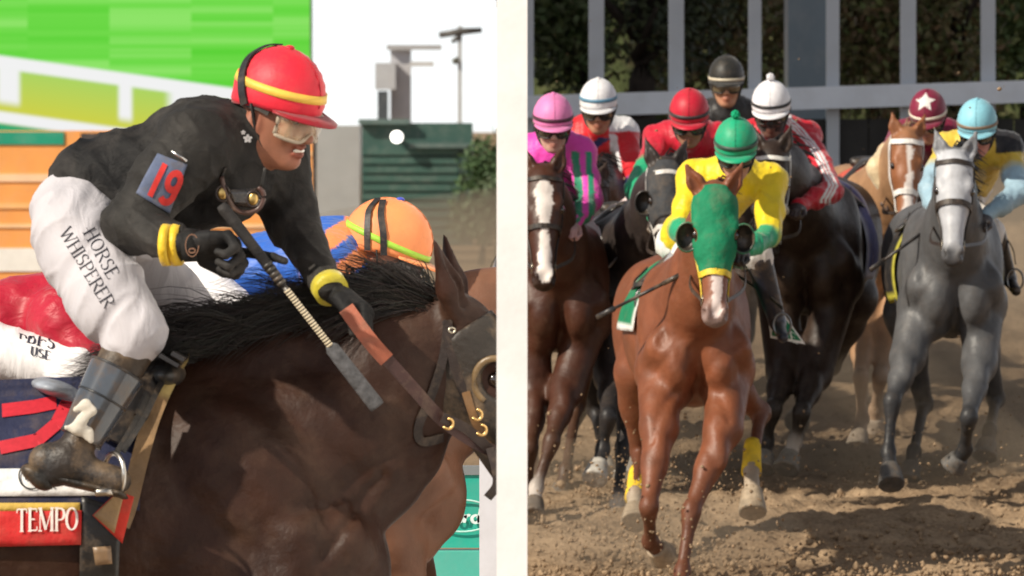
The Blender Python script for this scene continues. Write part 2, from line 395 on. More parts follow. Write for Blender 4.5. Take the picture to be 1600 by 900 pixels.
def lettering(name, text, org, u, v, bvh, dirn, parent, color, world=False, off=.002, glyphs=None, **kw):
    if glyphs is None and len(text.replace(' ', '')) > 1:      # every character its own piece
        x = 0.; last = None
        for ch in text:
            if ch != ' ': last = lettering('letter' if ch.isalpha() else 'digit', ch, np.asarray(org) + np.asarray(u) * x, u, v, bvh, dirn, parent, color, world, off, **kw)
            x += .4 if ch == ' ' else GL[ch][0] + kw.get('gap', .08)
        return last
    ss, wd = strokes(text, **kw) if glyphs is None else (glyphs, 1)
    V_, F_ = [], []; org, u, v = map(np.asarray, (org, u, v)); d = Vector(dirn)
    for P, wdt in ss:
        P = np.array(P, float)
        L = np.r_[0, np.cumsum(np.linalg.norm(np.diff(P, axis=0), axis=1))]; n = max(2, int(L[-1] / .07) + 1); t = np.linspace(0, L[-1], n)
        Q = np.stack([np.interp(t, L, P[:, 0]), np.interp(t, L, P[:, 1])], 1); T = np.gradient(Q, axis=0); T /= np.linalg.norm(T, axis=1, keepdims=True) + 1e-9
        Nn = np.stack([-T[:, 1], T[:, 0]], 1)
        hw = (np.full(n, wdt) if not isinstance(wdt, tuple) else wdt[0] + (wdt[1] - wdt[0]) * np.abs(T[:, 1]) ** 1.5) / 2
        b = len(V_)
        for q, nn, h in zip(Q, Nn, hw):
            for sgn in (-1, 1):
                x, y = q + nn * h * sgn; p = org + u * x + v * y
                if bvh is not None:
                    hit = bvh.ray_cast(Vector(p) - d * .6, d)
                    if hit[0] is not None and hit[3] < 1.0: p = np.array(hit[0])
                V_.append(p - np.array(dirn) * off)
        for i in range(n - 1):
            qd = (b + 2 * i, b + 2 * i + 1, b + 2 * i + 3, b + 2 * i + 2); e = max(np.linalg.norm(V_[qd[k]] - V_[qd[k - 1]]) for k in range(4))
            if bvh is None or e < 4.5 * max(np.linalg.norm(u) * .12, np.linalg.norm(u) * float(hw.max()) * 2.2): F_.append(qd)
    return part(name, V_, F_, PRINT, parent, color=color, world=world)

# ---------------------------------------------------------------- horses
BLACKH = (.012, .010, .009)
def horse(label, group, loc, yaw, poll, muzz, legs, coat, cell=.014, scale=1., near=False, clip=None, blaze=None, ears=((.2, .25), (.2, .25)), sideyaw=0., mane=160, maneside=1, tail=True, manewild=.5, sock=None, name='horse', earlen=.175, extra=(), grooves=()):
    """all joints given in world space; local frame: x forward, y left, z up, withers at (0, 0, 1.58) times scale"""
    root = empty(name, loc, label, 'horse', group, yaw)
    c_, s_ = math.cos(yaw), math.sin(yaw); Rm = np.array([[c_, s_, 0], [-s_, c_, 0], [0, 0, 1]]); loc = np.asarray(loc, float)
    T = lambda p: Rm @ (np.asarray(p, float) - loc)
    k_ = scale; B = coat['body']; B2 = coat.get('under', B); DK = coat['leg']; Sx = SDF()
    P = lambda x, y, z: V(x, y, z) * k_
    Y1 = V(0, 1, 0)
    # trunk
    Sx.ell(P(-.36, 0, 1.18), P(.62, .295, .345), c=B, k=.05); Sx.ell(P(.1, 0, 1.18), P(.33, .235, .34), c=B, k=.08)
    Sx.cap(P(-.45, 0, 1.34), P(.02, 0, 1.46), .155 * k_, .115 * k_, k=.1, c=B); Sx.cap(P(-.35, 0, 1.32), P(-.85, 0, 1.34), .165 * k_, .185 * k_, k=.1, c=B)
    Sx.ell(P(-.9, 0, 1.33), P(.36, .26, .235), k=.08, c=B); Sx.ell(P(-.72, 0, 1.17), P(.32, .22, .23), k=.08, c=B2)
    for y in (-1, 1):
        Sx.ell(P(-.98, .14 * y, 1.2), P(.26, .155, .31), k=.05, c=B)
        Sx.ell(P(.14, .165 * y, 1.23), P(.13, .105, .3), ax=[(.9, 0, .43), (0, 1, 0), (-.43, 0, .9)], k=.05, c=B)
        Sx.cap(P(.36, .15 * y, 1.13), P(.16, .18 * y, 1.0), .105 * k_, .105 * k_, k=.035, c=B)
        Sx.ell(P(.03, .185 * y, 1.07), P(.17, .085, .15), ax=[(.8, 0, -.6), (0, 1, 0), (.6, 0, .8)], k=.035, c=B)
        Sx.ell(P(.375, .095 * y, 1.06), P(.115, .095, .15), k=.012, c=B)
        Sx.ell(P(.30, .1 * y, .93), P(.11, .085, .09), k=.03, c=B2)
    for y in (-1, 1):
        Sx.cap(P(.36, .135 * y, 1.36), P(.47, .18 * y, 1.16), .02 * k_, .02 * k_, k=.045, sub=True); Sx.cap(P(.49, .195 * y, 1.1), P(.42, .17 * y, .92), .016 * k_, .016 * k_, k=.03, sub=True)
    Sx.cap(P(.50, 0, 1.22), P(.44, 0, .94), .02 * k_, .02 * k_, k=.04, sub=True)
    # neck
    pl, mz = T(poll), T(muzz)
    n0 = P(.16, 0, 1.30); n1 = P(.33, 0, 1.36); d = pl - n1
    mid = n1 + d * .5 + V(0, 0, .03 * k_)
    a = nrm(mz - pl); L = np.linalg.norm(mz - pl)
    sd = nrm(V(-math.sin(sideyaw), math.cos(sideyaw), 0)); sd = nrm(sd - a * (sd @ a)); fr = np.cross(sd, a)      # sd: head's left; fr: out of the forehead
    if fr @ V(1, 0, .6) < 0: fr = -fr
    q = L / .6
    pn = pl - fr * .055 * q + a * .02
    Sx.cap(n0, n1 + d * .12, .29 * k_, .225 * k_, k=.1, c=B, flat=(Y1, .72)); Sx.cap(n1 + d * .1, mid, .225 * k_, .165 * k_, k=.07, c=B, flat=(Y1, .62)); Sx.cap(mid, pn, .165 * k_, .105 * k_, k=.06, c=B, flat=(Y1, .66))
    for y in (-1, 1): Sx.cap(P(.37, .06 * y, 1.2), mid + V(.03, .06 * y, -.07), .06 * k_, .04 * k_, k=.05, c=B)      # brachiocephalic ridge
    Sx.cap(n1 + d * .3 + V(.13, 0, -.1), pl + a * .2 * L - fr * .1 * q, .055 * k_, .05 * k_, k=.06, c=B)
    for p0, p1, r0, r1 in extra: Sx.cap(T(p0), T(p1), r0, r1, k=.06, c=B, flat=(Y1, .6))
    # head
    HD = lambda t, x, n: pl + a * (t * L) + sd * (x * q) + fr * (n * q)
    hb = coat.get('head', B); mu = coat.get('muzzle', (hb[0] * .35, hb[1] * .35, hb[2] * .38)); ax = [a, sd, fr]
    Sx.ell(HD(.14, 0, -.02), V(.13, .088, .09) * q, ax=ax, k=.04, c=hb)
    Sx.cap(HD(.1, 0, -.005), HD(.42, 0, -.01), .085 * q, .078 * q, k=.04, c=hb, flat=(fr, .9))
    Sx.cap(HD(.4, 0, -.005), HD(.85, 0, -.012), .07 * q, .047 * q, k=.05, c=hb)
    Sx.cap(HD(.42, 0, -.075), HD(.88, 0, -.055), .055 * q, .034 * q, k=.05, c=hb)
    for y in (-1, 1):
        Sx.ell(HD(.31, .052 * y, -.085), V(.115, .032, .095) * q, ax=ax, k=.035, c=hb)
        Sx.ell(HD(.285, .072 * y, .03), V(.05, .026, .026) * q, ax=ax, k=.02, c=hb)
        Sx.cap(HD(.42, .058 * y, -.02), HD(.62, .048 * y, -.03), .018 * q, .012 * q, k=.02, c=hb)
        Sx.ell(HD(.92, .036 * y, -.012), V(.045, .026, .04) * q, ax=ax, k=.02, c=mu)
        Sx.ell(HD(.945, .052 * y, .0), V(.026, .02, .02) * q, ax=ax, k=.008, c=mu, sub=True)
        Sx.ell(HD(.345, .096 * y, .018), V(.026, .016, .018) * q, ax=ax, k=.008, sub=True)
        # ears
        e0 = HD(.015, .055 * y, .0); fwd, out = ears[0] if y < 0 else ears[1]
        up = nrm(-a * (1 - abs(fwd)) * .9 + fr * fwd + sd * y * out); face = nrm(np.cross(up, sd * y)); face = face if face @ fr > 0 else -face
        fz = nrm(fr + sd * y * .5); fz = nrm(fz - up * (fz @ up)); eL = earlen * q; eW = max(1., earlen / .19)
        Sx.cap(e0 - up * .02, e0 + up * eL * .4, .034 * q * eW, .040 * q * eW, k=.02, c=hb, flat=(fz, .7)); Sx.cap(e0 + up * eL * .4, e0 + up * eL, .040 * q * eW, .007 * q, k=.012, c=hb, flat=(fz, .7))
        Sx.cap(e0 + up * eL * .22 + fz * .03 * q, e0 + up * eL * .86 + fz * .014 * q, .024 * q, .006 * q, k=.008, sub=True)
    Sx.ell(HD(.97, 0, -.03), V(.035, .042, .035) * q, ax=ax, k=.03, c=mu); Sx.ell(HD(.93, 0, -.075), V(.035, .03, .025) * q, ax=ax, k=.02, c=mu)
    # legs
    hoofs = []
    for nm, g in legs.items():
        y = 1 if nm[0] == 'l' else -1; pts = [T(p) for p in g]
        w0 = .72 * k_
        if nm[1] == 'f':
            E, K, F, H = pts; u = nrm(K - E); fwd = nrm(np.cross(Y1, u)) if abs(u @ Y1) < .95 else V(1, 0, 0)
            if fwd @ V(1, 0, .3) < 0: fwd = -fwd
            Sx.cap(P(.2, .165 * y, 1.04), E, .115 * k_, .092 * k_, k=.05, c=B)
            Sx.cap(E, E + (K - E) * .5, .084 * k_, .058 * k_, k=.04, c=B); Sx.cap(E + (K - E) * .45, K, .058 * k_, .038 * k_, k=.04, c=[(B[i] * .6 + DK[i] * .4) for i in range(3)])
            Sx.ell(E + (K - E) * .2 + fwd * .035, V(.14, .055, .06) * k_, ax=[u, Y1, fwd], k=.02, c=B)
        else:
            St, K, F, H = pts; u = nrm(K - St); hip = P(-.98, .14 * y, 1.27)
            Sx.cap(hip, St, .17 * k_, .115 * k_, k=.07, c=B, flat=(Y1, .75)); Sx.ell(St, V(.08, .07, .085) * k_, k=.04, c=B)
            Sx.cap(P(-1.12, .13 * y, 1.2), St + (K - St) * .35 + V(-.03, 0, 0), .1 * k_, .085 * k_, k=.06, c=B)
            Sx.cap(St, St + (K - St) * .5, .105 * k_, .073 * k_, k=.05, c=B); Sx.cap(St + (K - St) * .45, K, .073 * k_, .047 * k_, k=.04, c=[(B[i] * .5 + DK[i] * .5) for i in range(3)])
            bk = nrm(nrm(K - St) - nrm(F - K)); Sx.ell(K + bk * .03, V(.045, .035, .05) * k_, k=.03, c=DK)
        u2 = nrm(F - K); u3 = nrm(H - F); sc_ = sock.get(nm) if sock else None; FC = sc_ or DK
        Sx.ell(K, V(.048, .045, .058) * k_, k=.025, c=DK)
        Sx.ell(K + u2 * .05 * k_, V(.036, .034, .045) * k_, k=.02, c=DK)
        Sx.cap(K, F, .031 * k_, .027 * k_, k=.025, c=DK)
        bk = nrm(u3 * -.4 + np.cross(u2, Y1) * .6) if abs(u2 @ Y1) < .9 else V(0, 0, 0)
        if bk @ V(1, 0, 0) > 0: bk = -bk
        Sx.cap(K + bk * .03 + u2 * .05, F + bk * .02, .02 * k_, .02 * k_, k=.02, c=DK)
        Sx.ell(F, V(.042, .04, .046) * k_, k=.025, c=FC)
        C = F + (H - F) * .5
        Sx.cap(F, C, .033 * k_, .041 * k_, k=.02, c=FC)
        hoofs.append((C, H, u3))
    ltop = .97
    def paint(v, c):
        n = (waves(v, 5, 9) * .06)[:, None]; c = c * (1 + n)
        if blaze:
            x = v - pl; t = (x @ a) / L; s2 = (x @ sd) / q; n2 = (x @ fr) / q
            wd = np.interp(t, blaze[0], blaze[1]) * (1 + .25 * waves(v, 3, 40)); m = (np.abs(s2 - .004) < wd) & (n2 > -.035) & (t > blaze[0][0]) & (t < blaze[0][-1])
            c[m] = np.array(blaze[2])
        if coat.get('face'): # greys: pale face
            x = v - pl; t = (x @ a) / L; n2 = (x @ fr) / q; g = np.clip((n2 + .05) / .06, 0, 1) * (t > -.05) * np.clip((.92 - t) / .1, 0, 1) * (np.abs(x @ sd) < .2) * (t < 1.1)
            c = c * (1 - g[:, None]) + np.array(coat['face']) * g[:, None]
        return c
    def sculpt(v, f):
        if not grooves: return v
        n = vnormals(v, f); wv = v @ Rm + loc; x = 800 + FPX * wv[:, 0] / wv[:, 1]; y = HZN + (CAMH - wv[:, 2]) * FPX / wv[:, 1]; face = np.clip((n @ Rm)[:, 1] * -2.2, 0, 1); out = v.copy()
        for pts, wd, dep in grooves:
            pp = spline(np.array([(a_, b_, 0.) for a_, b_ in pts]), 40)[:, :2]; dm = np.min(np.hypot(x[:, None] - pp[None, :, 0], y[:, None] - pp[None, :, 1]) / (wd * np.interp(np.arange(40), [0, 6, 33, 39], [.45, 1, 1, .45])), axis=1) if len(v) < 9e4 else np.min(np.stack([np.hypot(x - a_, y - b_) for a_, b_ in pp]), 0) / wd
            out -= n * (face * dep * .8 * np.exp(-(dm / 1.2) ** 2))[:, None]
        return out
    o, bvh, vf = Sx.build('body', cell, COATN if near else COAT, root, clip=None if clip is None else [(T(clip[0]), Rm @ np.asarray(clip[1], float))], paint=paint, sharp=.016, wrinkle=sculpt)
    for C, H, u3 in hoofs:
        if clip is not None and (H - T(clip[0])) @ (Rm @ np.asarray(clip[1], float)) > 0: continue
        hs = SDF(); hc = coat.get('hoof', (.12, .10, .085)); tip = C + (H - C) * 1.0
        side = nrm(np.cross(u3, V(1, 0, 0)) if abs(u3[0]) < .9 else Y1)
        hs.fru(C - u3 * .014, H + u3 * .008, .049 * k_, .072 * k_, c=hc)
        hs.build('hoof', .009, HOOFM, root)
    for y in (-1, 1):
        ep = HD(.335, .083 * y, .014)
        if clip is not None and (ep - T(clip[0])) @ (Rm @ np.asarray(clip[1], float)) > 0: continue
        v, f = sphere(ep, .023 * q, 12, 8); part('eye', v, f, EYEM, root, color=(.012, .006, .004))
    # mane and tail
    mb = MB(); rr = random.Random(hash(label) % 999 if False else len(label))
    cr = [P(.0, 0, 1.56), n1 + d * .12 + V(-.1, 0, .2) * k_, mid + nrm(np.cross(Y1, d)) * -.155 * k_, pn + nrm(np.cross(Y1, d)) * -.09 * k_, HD(-.01, 0, .01)]
    cr = spline(cr, 60)
    for i in range(mane):
        t = rr.random(); p = cr[int(t * 59)] + V(0, rr.uniform(-.012, .012), -.01); ln = rr.uniform(.1, .22) * (1 if t < .93 else .8)
        wind = V(-1, 0, .15) * manewild; side = V(0, maneside * rr.uniform(.3, 1.), -.25)
        d0 = V(0, 0, 1) * rr.uniform(.25, .7) + side * .5 + wind * rr.uniform(.5, 1.2)
        if t > .95: d0 = fr * .6 + a * .7 + sd * rr.uniform(-.5, .5)
        p1 = p + nrm(d0) * ln * .45; p2 = p1 + nrm(d0 * .6 + side * .6 + V(0, 0, -.5)) * ln * .6
        mb.tube(spline([p, p1, p2], 5), [.006, .007, .006, .004, .001], 4, coat['mane'])
    if mane: mb.part('mane', HAIR, root)
    if tail:
        mb = MB()
        for i in range(70):
            p = P(-1.22, rr.uniform(-.03, .03), 1.4); e = p + V(-rr.uniform(.35, .7), rr.uniform(-.14, .14), -rr.uniform(.1, .5)); mb.tube(spline([p, p + V(-.16, rr.uniform(-.03, .03), .05), e], 6), [.01, .012, .011, .009, .006, .002], 4, coat['mane'])
        mb.part('tail', HAIR, root)
    return dict(root=root, bvh=bvh, T=T, HD=HD, a=a, sd=sd, fr=fr, q=q, L=L, k=k_, pl=pl, mz=mz, S=Sx, Rm=Rm, loc=loc)
def sphere(o, r, nu=12, nv=8):
    r = np.asarray(r) * np.ones(3); v = []
    for j in range(nv + 1):
        b = math.pi * j / nv
        for i in range(nu): v.append(np.asarray(o) + r * V(math.sin(b) * math.cos(2 * math.pi * i / nu), math.sin(b) * math.sin(2 * math.pi * i / nu), math.cos(b)))
    return np.array(v), [(j * nu + i, (j + 1) * nu + i, (j + 1) * nu + (i + 1) % nu, j * nu + (i + 1) % nu) for j in range(nv) for i in range(nu)]
def around(h, t, rr=.2, n0=-.02, k=22):
    o = h['HD'](t, 0, n0); return [o + (h['fr'] * math.cos(x) + h['sd'] * math.sin(x)) * rr for x in np.linspace(0, 2 * math.pi, k)]
def bridle(h, color, nose=.62, wide=.026, hands=(), rein=(.03, .022, .02), sheep=False, brow=True):
    HD = h['HD']; r = h['root']; b = h['bvh']
    br = None
    for y in (-1, 1):
        pts = [HD(.0, .03 * y, -.03), HD(.08, .1 * y, -.01), HD(.3, .1 * y, -.05), HD(.6, .07 * y, -.05), HD(.8, .055 * y, -.04)]
        if br is None:
            br = strap('bridle', pts, b, wide, r, color, thick=.006, n=26, off=.003)
        else: strap('cheek_strap', pts, b, wide, br, color, thick=.006, n=26, off=.003)
    if sheep:
        P = np.array([snap(b, p, .012)[0] for p in around(h, nose)]); v, f = tube(P, .02, 8); part('noseband', v, f, MATTE, br, color=color)
    else: strap('noseband', around(h, nose), b, wide, br, color, thick=.007, n=40, off=.003)
    if brow: strap('browband', [HD(.06, -.1, -.01), HD(.1, -.06, .06), HD(.1, .0, .08), HD(.1, .06, .06), HD(.06, .1, -.01)], b, wide * .9, br, color, thick=.006, n=20, off=.003)
    for i, y in enumerate((-1, 1)):
        o = snap(b, HD(.81, .06 * y, -.045), .008)[0]; v, f = tube([o + h['a'] * .028 * math.cos(x) + h['fr'] * .028 * math.sin(x) for x in np.linspace(0, 6.283, 13)], .004, 6); part('bit_ring', v, f, METAL, br, color=(.55, .5, .4))
        if len(hands) > i and hands[i] is not None:
            e = h['T'](hands[i]); m = (o + e) / 2 + V(0, .05 * y, -.05)
            strap('rein', [o, m, e], None, .018, br, rein, thick=.005, n=14, snapit=False, nref=(0, y, .3))
    return br
def saddlecloth(h, label, color, edge, x0=-.1, x1=-.62, drop=.55, group='saddle cloths on the racing horses', marks=None, cat='saddle cloth'):
    """U-shaped cloth laid over the back; coloured edging"""
    k = h['k']; nu, nv = 44, 10; v = []; cols = []
    for j in range(nv + 1):
        x = x0 + (x1 - x0) * j / nv
        for i in range(nu + 1):
            s = -1 + 2 * i / nu; ang = s * R(112 * drop / .55 if abs(s) > 0 else 1); dr = V(0, math.sin(ang), math.cos(ang)); o = V(x, 0, 1.2) * k
            hit = h['bvh'].ray_cast(Vector(o + dr * 1.2), Vector(-dr)); p = np.array(hit[0]) if hit[0] is not None else o + dr * .33
            v.append(p + dr * (.016 + .012 * abs(s) + .004 * math.sin(7 * s + 9 * x)) + V(0, 0, 0)); cols.append(edge if (i < 2 or i > nu - 2 or j == 0 or j == nv) else color)
    f = [(j * (nu + 1) + i, j * (nu + 1) + i + 1, (j + 1) * (nu + 1) + i + 1, (j + 1) * (nu + 1) + i) for j in range(nv) for i in range(nu)]
    v = np.array(v); ax = np.array([(p[0], 0, 1.2 * k) for p in v]); n = v - ax; n /= np.linalg.norm(n, axis=1, keepdims=True)
    v2 = np.vstack([v, v - n * .008]); N = len(v); F = list(f) + [tuple(x + N for x in q[::-1]) for q in f]; ec = {}
    for q in f:
        for a in range(4): ec[(q[a], q[(a + 1) % 4])] = 1
    F += [(b, a, a + N, b + N) for (a, b) in ec if (b, a) not in ec]
    W = h['Rm'].T
    o = part('saddle_cloth', v2, F, CLOTHM, None, cols=np.array(cols + cols), label=label, cat=cat, group=group)
    o.location = tuple(h['loc']); o.rotation_euler = (0, 0, h['root'].rotation_euler[2])
    return o, BVHTree.FromPolygons([tuple(p) for p in v.tolist()], f)
def saddle(h, feet, label, color=(.02, .018, .017), group='racing saddles', x=-.28):
    o = empty('saddle', h['loc'], label, 'saddle', group, h['root'].rotation_euler[2]); k = h['k']
    S = SDF(); top = h['bvh'].ray_cast(Vector(V(x, 0, 3)), Vector((0, 0, -1)))[0].z
    S.cap(V(x - .2, 0, top + .02), V(x + .17, 0, top + .03), .035, .03, k=.03, c=color, flat=(V(0, 1, 0), 1.9)); S.cap(V(x - .2, -.07, top + .035), V(x - .2, .07, top + .035), .022, .022, c=color, k=.04); S.ell(V(x + .16, 0, top + .045), V(.05, .05, .025), c=color, k=.03)
    for y in (-1, 1): S.cap(V(x + .06, .1 * y, top - .0), V(x + .1, .25 * y, top - .13), .06, .05, k=.03, c=color, flat=(nrm(V(0, .6 * y, .8)), .3))
    S.build('seat', .012, LEATH, o)
    for y, ft in zip((-1, 1), feet):
        p = h['T'](ft); a = V(x + .05, .2 * y, top - .05); m = (a + p) / 2 + V(0, .06 * y, .03)
        lt = strap('stirrup_leather', [a, m, p + V(0, 0, .13)], None, .022, o, color, n=10, snapit=False, nref=(0, y, .2), thick=.005)
        q = [p + V(0, math.sin(t) * .045, .045 + math.cos(t) * .06) for t in np.linspace(R(-140), R(140), 14)]; q = q + [q[0]]
        v, f = tube(q, .006, 6, ref=(1, 0, 0)); part('stirrup_iron', v, f, METAL, lt, color=(.18, .18, .18))
    return o

# ---------------------------------------------------------------- riders
def headprims(S, c, f, s, u, skin, detail=True, smile=0.):
    lip = (skin[0] * .75, skin[1] * .45, skin[2] * .45); H = lambda x, y, z: c + f * x + s * y + u * z; ax = [f, s, u]
    S.ell(H(0, 0, .005), (.1, .078, .1), ax=ax, c=skin, k=.03)
    S.ell(H(.032, 0, -.05), (.066, .064, .085), ax=ax, c=skin, k=.03)
    S.cap(H(.0, .052, -.085), H(.068, .02, -.118), .02, .02, c=skin, k=.03); S.cap(H(.0, -.052, -.085), H(.068, -.02, -.118), .02, .02, c=skin, k=.03)
    S.ell(H(.08, 0, -.116), (.02, .024, .018), ax=ax, c=skin, k=.02)
    S.cap(H(.098, 0, -.005), H(.118, 0, -.046), .010, .014, c=skin, k=.016); S.ell(H(.112, .013, -.052), (.013, .009, .009), ax=ax, c=skin, k=.008); S.ell(H(.112, -.013, -.052), (.013, .009, .009), ax=ax, c=skin, k=.008)
    for y in (-1, 1):
        S.ell(H(.078, .036 * y, -.046 + .006 * smile), (.026, .024, .022 ), ax=ax, c=skin, k=.02)
        S.cap(H(.095, .008 * y, .016), H(.08, .052 * y, .016), .012, .012, c=skin, k=.015)
        S.ell(H(.1, .032 * y, -.004), (.014, .018, .012), ax=ax, k=.012, c=skin, sub=True)
        S.ell(H(-.005, .08 * y, -.03), (.022, .01, .034), ax=ax, c=(skin[0] * 1.05, skin[1] * .9, skin[2] * .88), k=.008); S.ell(H(.0, .09 * y, -.028), (.011, .006, .02), ax=ax, c=skin, k=.006, sub=True)
    S.cap(H(.098, -.022, -.077 + .006 * smile), H(.104, 0, -.077), .0065, .0075, c=lip, k=.006); S.cap(H(.098, .022, -.077 + .006 * smile), H(.104, 0, -.077), .0065, .0075, c=lip, k=.006)
    S.cap(H(.096, -.018, -.091), H(.102, 0, -.093), .007, .009, c=lip, k=.006); S.cap(H(.096, .018, -.091), H(.102, 0, -.093), .007, .009, c=lip, k=.006)
    if smile:
        for y in (-1, 1): S.cap(H(.108, .006 * y, -.083), H(.096, .03 * y, -.077), .0065, .004, k=.004, c=lip, sub=True); S.cap(H(.108, .018 * y, -.056), H(.092, .038 * y, -.082), .0035, .003, k=.006, sub=True)
def frame(f, up=(0, 0, 1)):
    f = nrm(f); s = nrm(np.cross(np.asarray(up, float), f)); return f, s, np.cross(f, s)     # forward, left, up
def helmet(root, c, f, s, u, colr, band=None, button=None, peak=None, strapcol=(.015, .015, .015), panels=None, star=None, pom=False, size=1., gstrap=(.02, .02, .02), world=True):
    A = V(.133, .108, .128) * size; o = c + u * .043
    def pt(lat, lon, off=0.): return o + f * (A[0] + off) * math.cos(lat) * math.cos(lon) + s * (A[1] + off) * math.cos(lat) * math.sin(lon) + u * (A[2] + off) * math.sin(lat)
    nu, nv = 48, 16; v = []; cc = []
    for j in range(nv + 1):
        lat = R(-15 + 105 * j / nv)
        for i in range(nu):
            lon = 2 * math.pi * i / nu; v.append(pt(max(lat, 0) if False else lat, lon, .0012 * math.sin(5 * lon + 3 * j) ) - u * (.02 * max(0, -math.cos(lon)) if j < 3 else 0)); cc.append(colr if panels is None else panels(lat, lon))
    v = np.array(v); q = [(j * nu + i, j * nu + (i + 1) % nu, (j + 1) * nu + (i + 1) % nu, (j + 1) * nu + i) for j in range(nv) for i in range(nu)]
    N = len(v); v2 = np.vstack([v, o + (v - o) * .955]); F = q + [tuple(x + N for x in r[::-1]) for r in q] + [((i + 1) % nu, i, i + N, (i + 1) % nu + N) for i in range(nu)]
    h = part('helmet', v2, F, CAPM, root, cols=np.array(cc + [(.02, .02, .02)] * N), world=world)
    # everything below is in the helmet's own space (the helmet sits at its root's origin)
    sub = np.array(root.location) if world else 0
    def P2(name, v, q, m, color, **kw): return part(name, np.asarray(v) - sub, q, m, h, color=color, **kw)
    for lon in ((0, math.pi),):
        pts = [pt(R(a), lon[0], .001) for a in np.linspace(-2, 90, 14)] + [pt(R(a), lon[1], .001) for a in np.linspace(88, -8, 14)]
        tv, tf = tube(pts, .0016, 5); P2('seam', tv, tf, CAPM, tuple(x * .72 for x in colr))
    # peak
    pv = []; n = 18
    for lon in np.linspace(R(-68), R(68), n + 1):
        e = max(0., math.cos(lon * 1.25)); b = pt(R(-11), lon, .002) + f * .006 - u * 0; t = b + (f * math.cos(lon) + s * math.sin(lon) * .6) * (.044 * e + .004) - u * (.012 * e + .004)
        pv += [b, t, t - u * .004, b - u * .006]
    pf = [(i * 4 + k, i * 4 + (k + 1) % 4, i * 4 + 4 + (k + 1) % 4, i * 4 + 4 + k) for i in range(n) for k in range(4)] + [(0, 1, 2, 3)[::-1], tuple(range(4 * n, 4 * n + 4))]
    P2('peak', pv, pf, CAPM, peak or colr)
    def ring(name, l0, l1, off, color, m=CAPM, lon0=-math.pi, lon1=math.pi, tilt=0.):
        rv = []; k = 48
        for lon in np.linspace(lon0, lon1, k + 1):
            tt = tilt * math.cos(lon); rv += [pt(R(l0 + tt), lon, off), pt(R(l1 + tt), lon, off), pt(R(l1 + tt), lon, -.004), pt(R(l0 + tt), lon, -.004)]
        rf = [(i * 4 + a, i * 4 + 4 + a, i * 4 + 4 + (a + 1) % 4, i * 4 + (a + 1) % 4) for i in range(k) for a in range(4)]
        P2(name, rv, rf, m, color)
    if band: ring('band', band[0] + 3, band[1] + 4, .0035, band[2], tilt=band[3] if len(band) > 3 else 0.)
    if gstrap is not None: ring('goggle_strap', -7, 0, .005, gstrap, STRAP, R(40), R(320), tilt=-3)
    if star:
        sp = []
        for i in range(10):
            a = math.pi / 2 + i * math.pi / 5; r_ = .062 if i % 2 == 0 else .026; d_ = star[1]
            sp.append(pt(R(d_) - r_ * math.sin(a) / A[2] * -1, 0) if False else o + nrm(f * (A[0]) * math.cos(R(d_)) + u * A[2] * math.sin(R(d_)) + s * r_ * math.cos(a) + nrm(u * math.cos(R(d_)) - f * math.sin(R(d_))) * r_ * math.sin(a)))
        ctr = nrm(f * A[0] * math.cos(R(star[1])) + u * A[2] * math.sin(R(star[1])))
        def onto(dv): dv = nrm(dv); x = V(dv @ f, dv @ s, dv @ u); return o + dv * (1 / np.linalg.norm(x / A) + .003)
        up_ = nrm(u * math.cos(R(star[1])) - f * math.sin(R(star[1]))); allp = [onto(ctr)]
        for i in range(10):
            a = math.pi / 2 + i * math.pi / 5; r_ = .07 if i % 2 == 0 else .03
            for g in (.5, 1.): allp.append(onto(ctr * .125 + s * r_ * g * math.cos(a) + up_ * r_ * g * math.sin(a)))
        ff = []
        for i in range(10):
            j = (i + 1) % 10; ff += [(0, 1 + 2 * i, 1 + 2 * j), (1 + 2 * i, 2 + 2 * i, 2 + 2 * j, 1 + 2 * j)]
        P2('star', allp, ff, CAPM, star[0])
    top = pt(R(90), 0)
    if pom:
        mb = MB(); rr = random.Random(3); b = top + u * .02
        sv, sf = sphere(b, .017, 10, 7); mb.add(sv, sf, button or colr)
        for i in range(70):
            d_ = nrm(V(rr.gauss(0, 1), rr.gauss(0, 1), rr.gauss(0, 1))); mb.tube([b + d_ * .012, b + d_ * .024], [.005, .003], 4, button or colr)
        mb.v = [tuple(np.array(p) - sub) for p in mb.v]; mb.part('pompom', MATTE, h)
    else:
        sv, sf = sphere(top, (.014, .014, .008), 10, 6); P2('button', sv, sf, CAPM, button or colr)
    for y in (-1, 1):  # chin strap
        pts = [pt(R(-12), R(95 * y)), c + s * .085 * y - u * .05 + f * .01, c + s * .06 * y - u * .1 + f * .04, c + f * .06 - u * .135]
        tv, tf = tube(spline(pts, 10), .008, 6, .35, ref=s); P2('chin_strap', tv, tf, STRAP, strapcol)
    return h
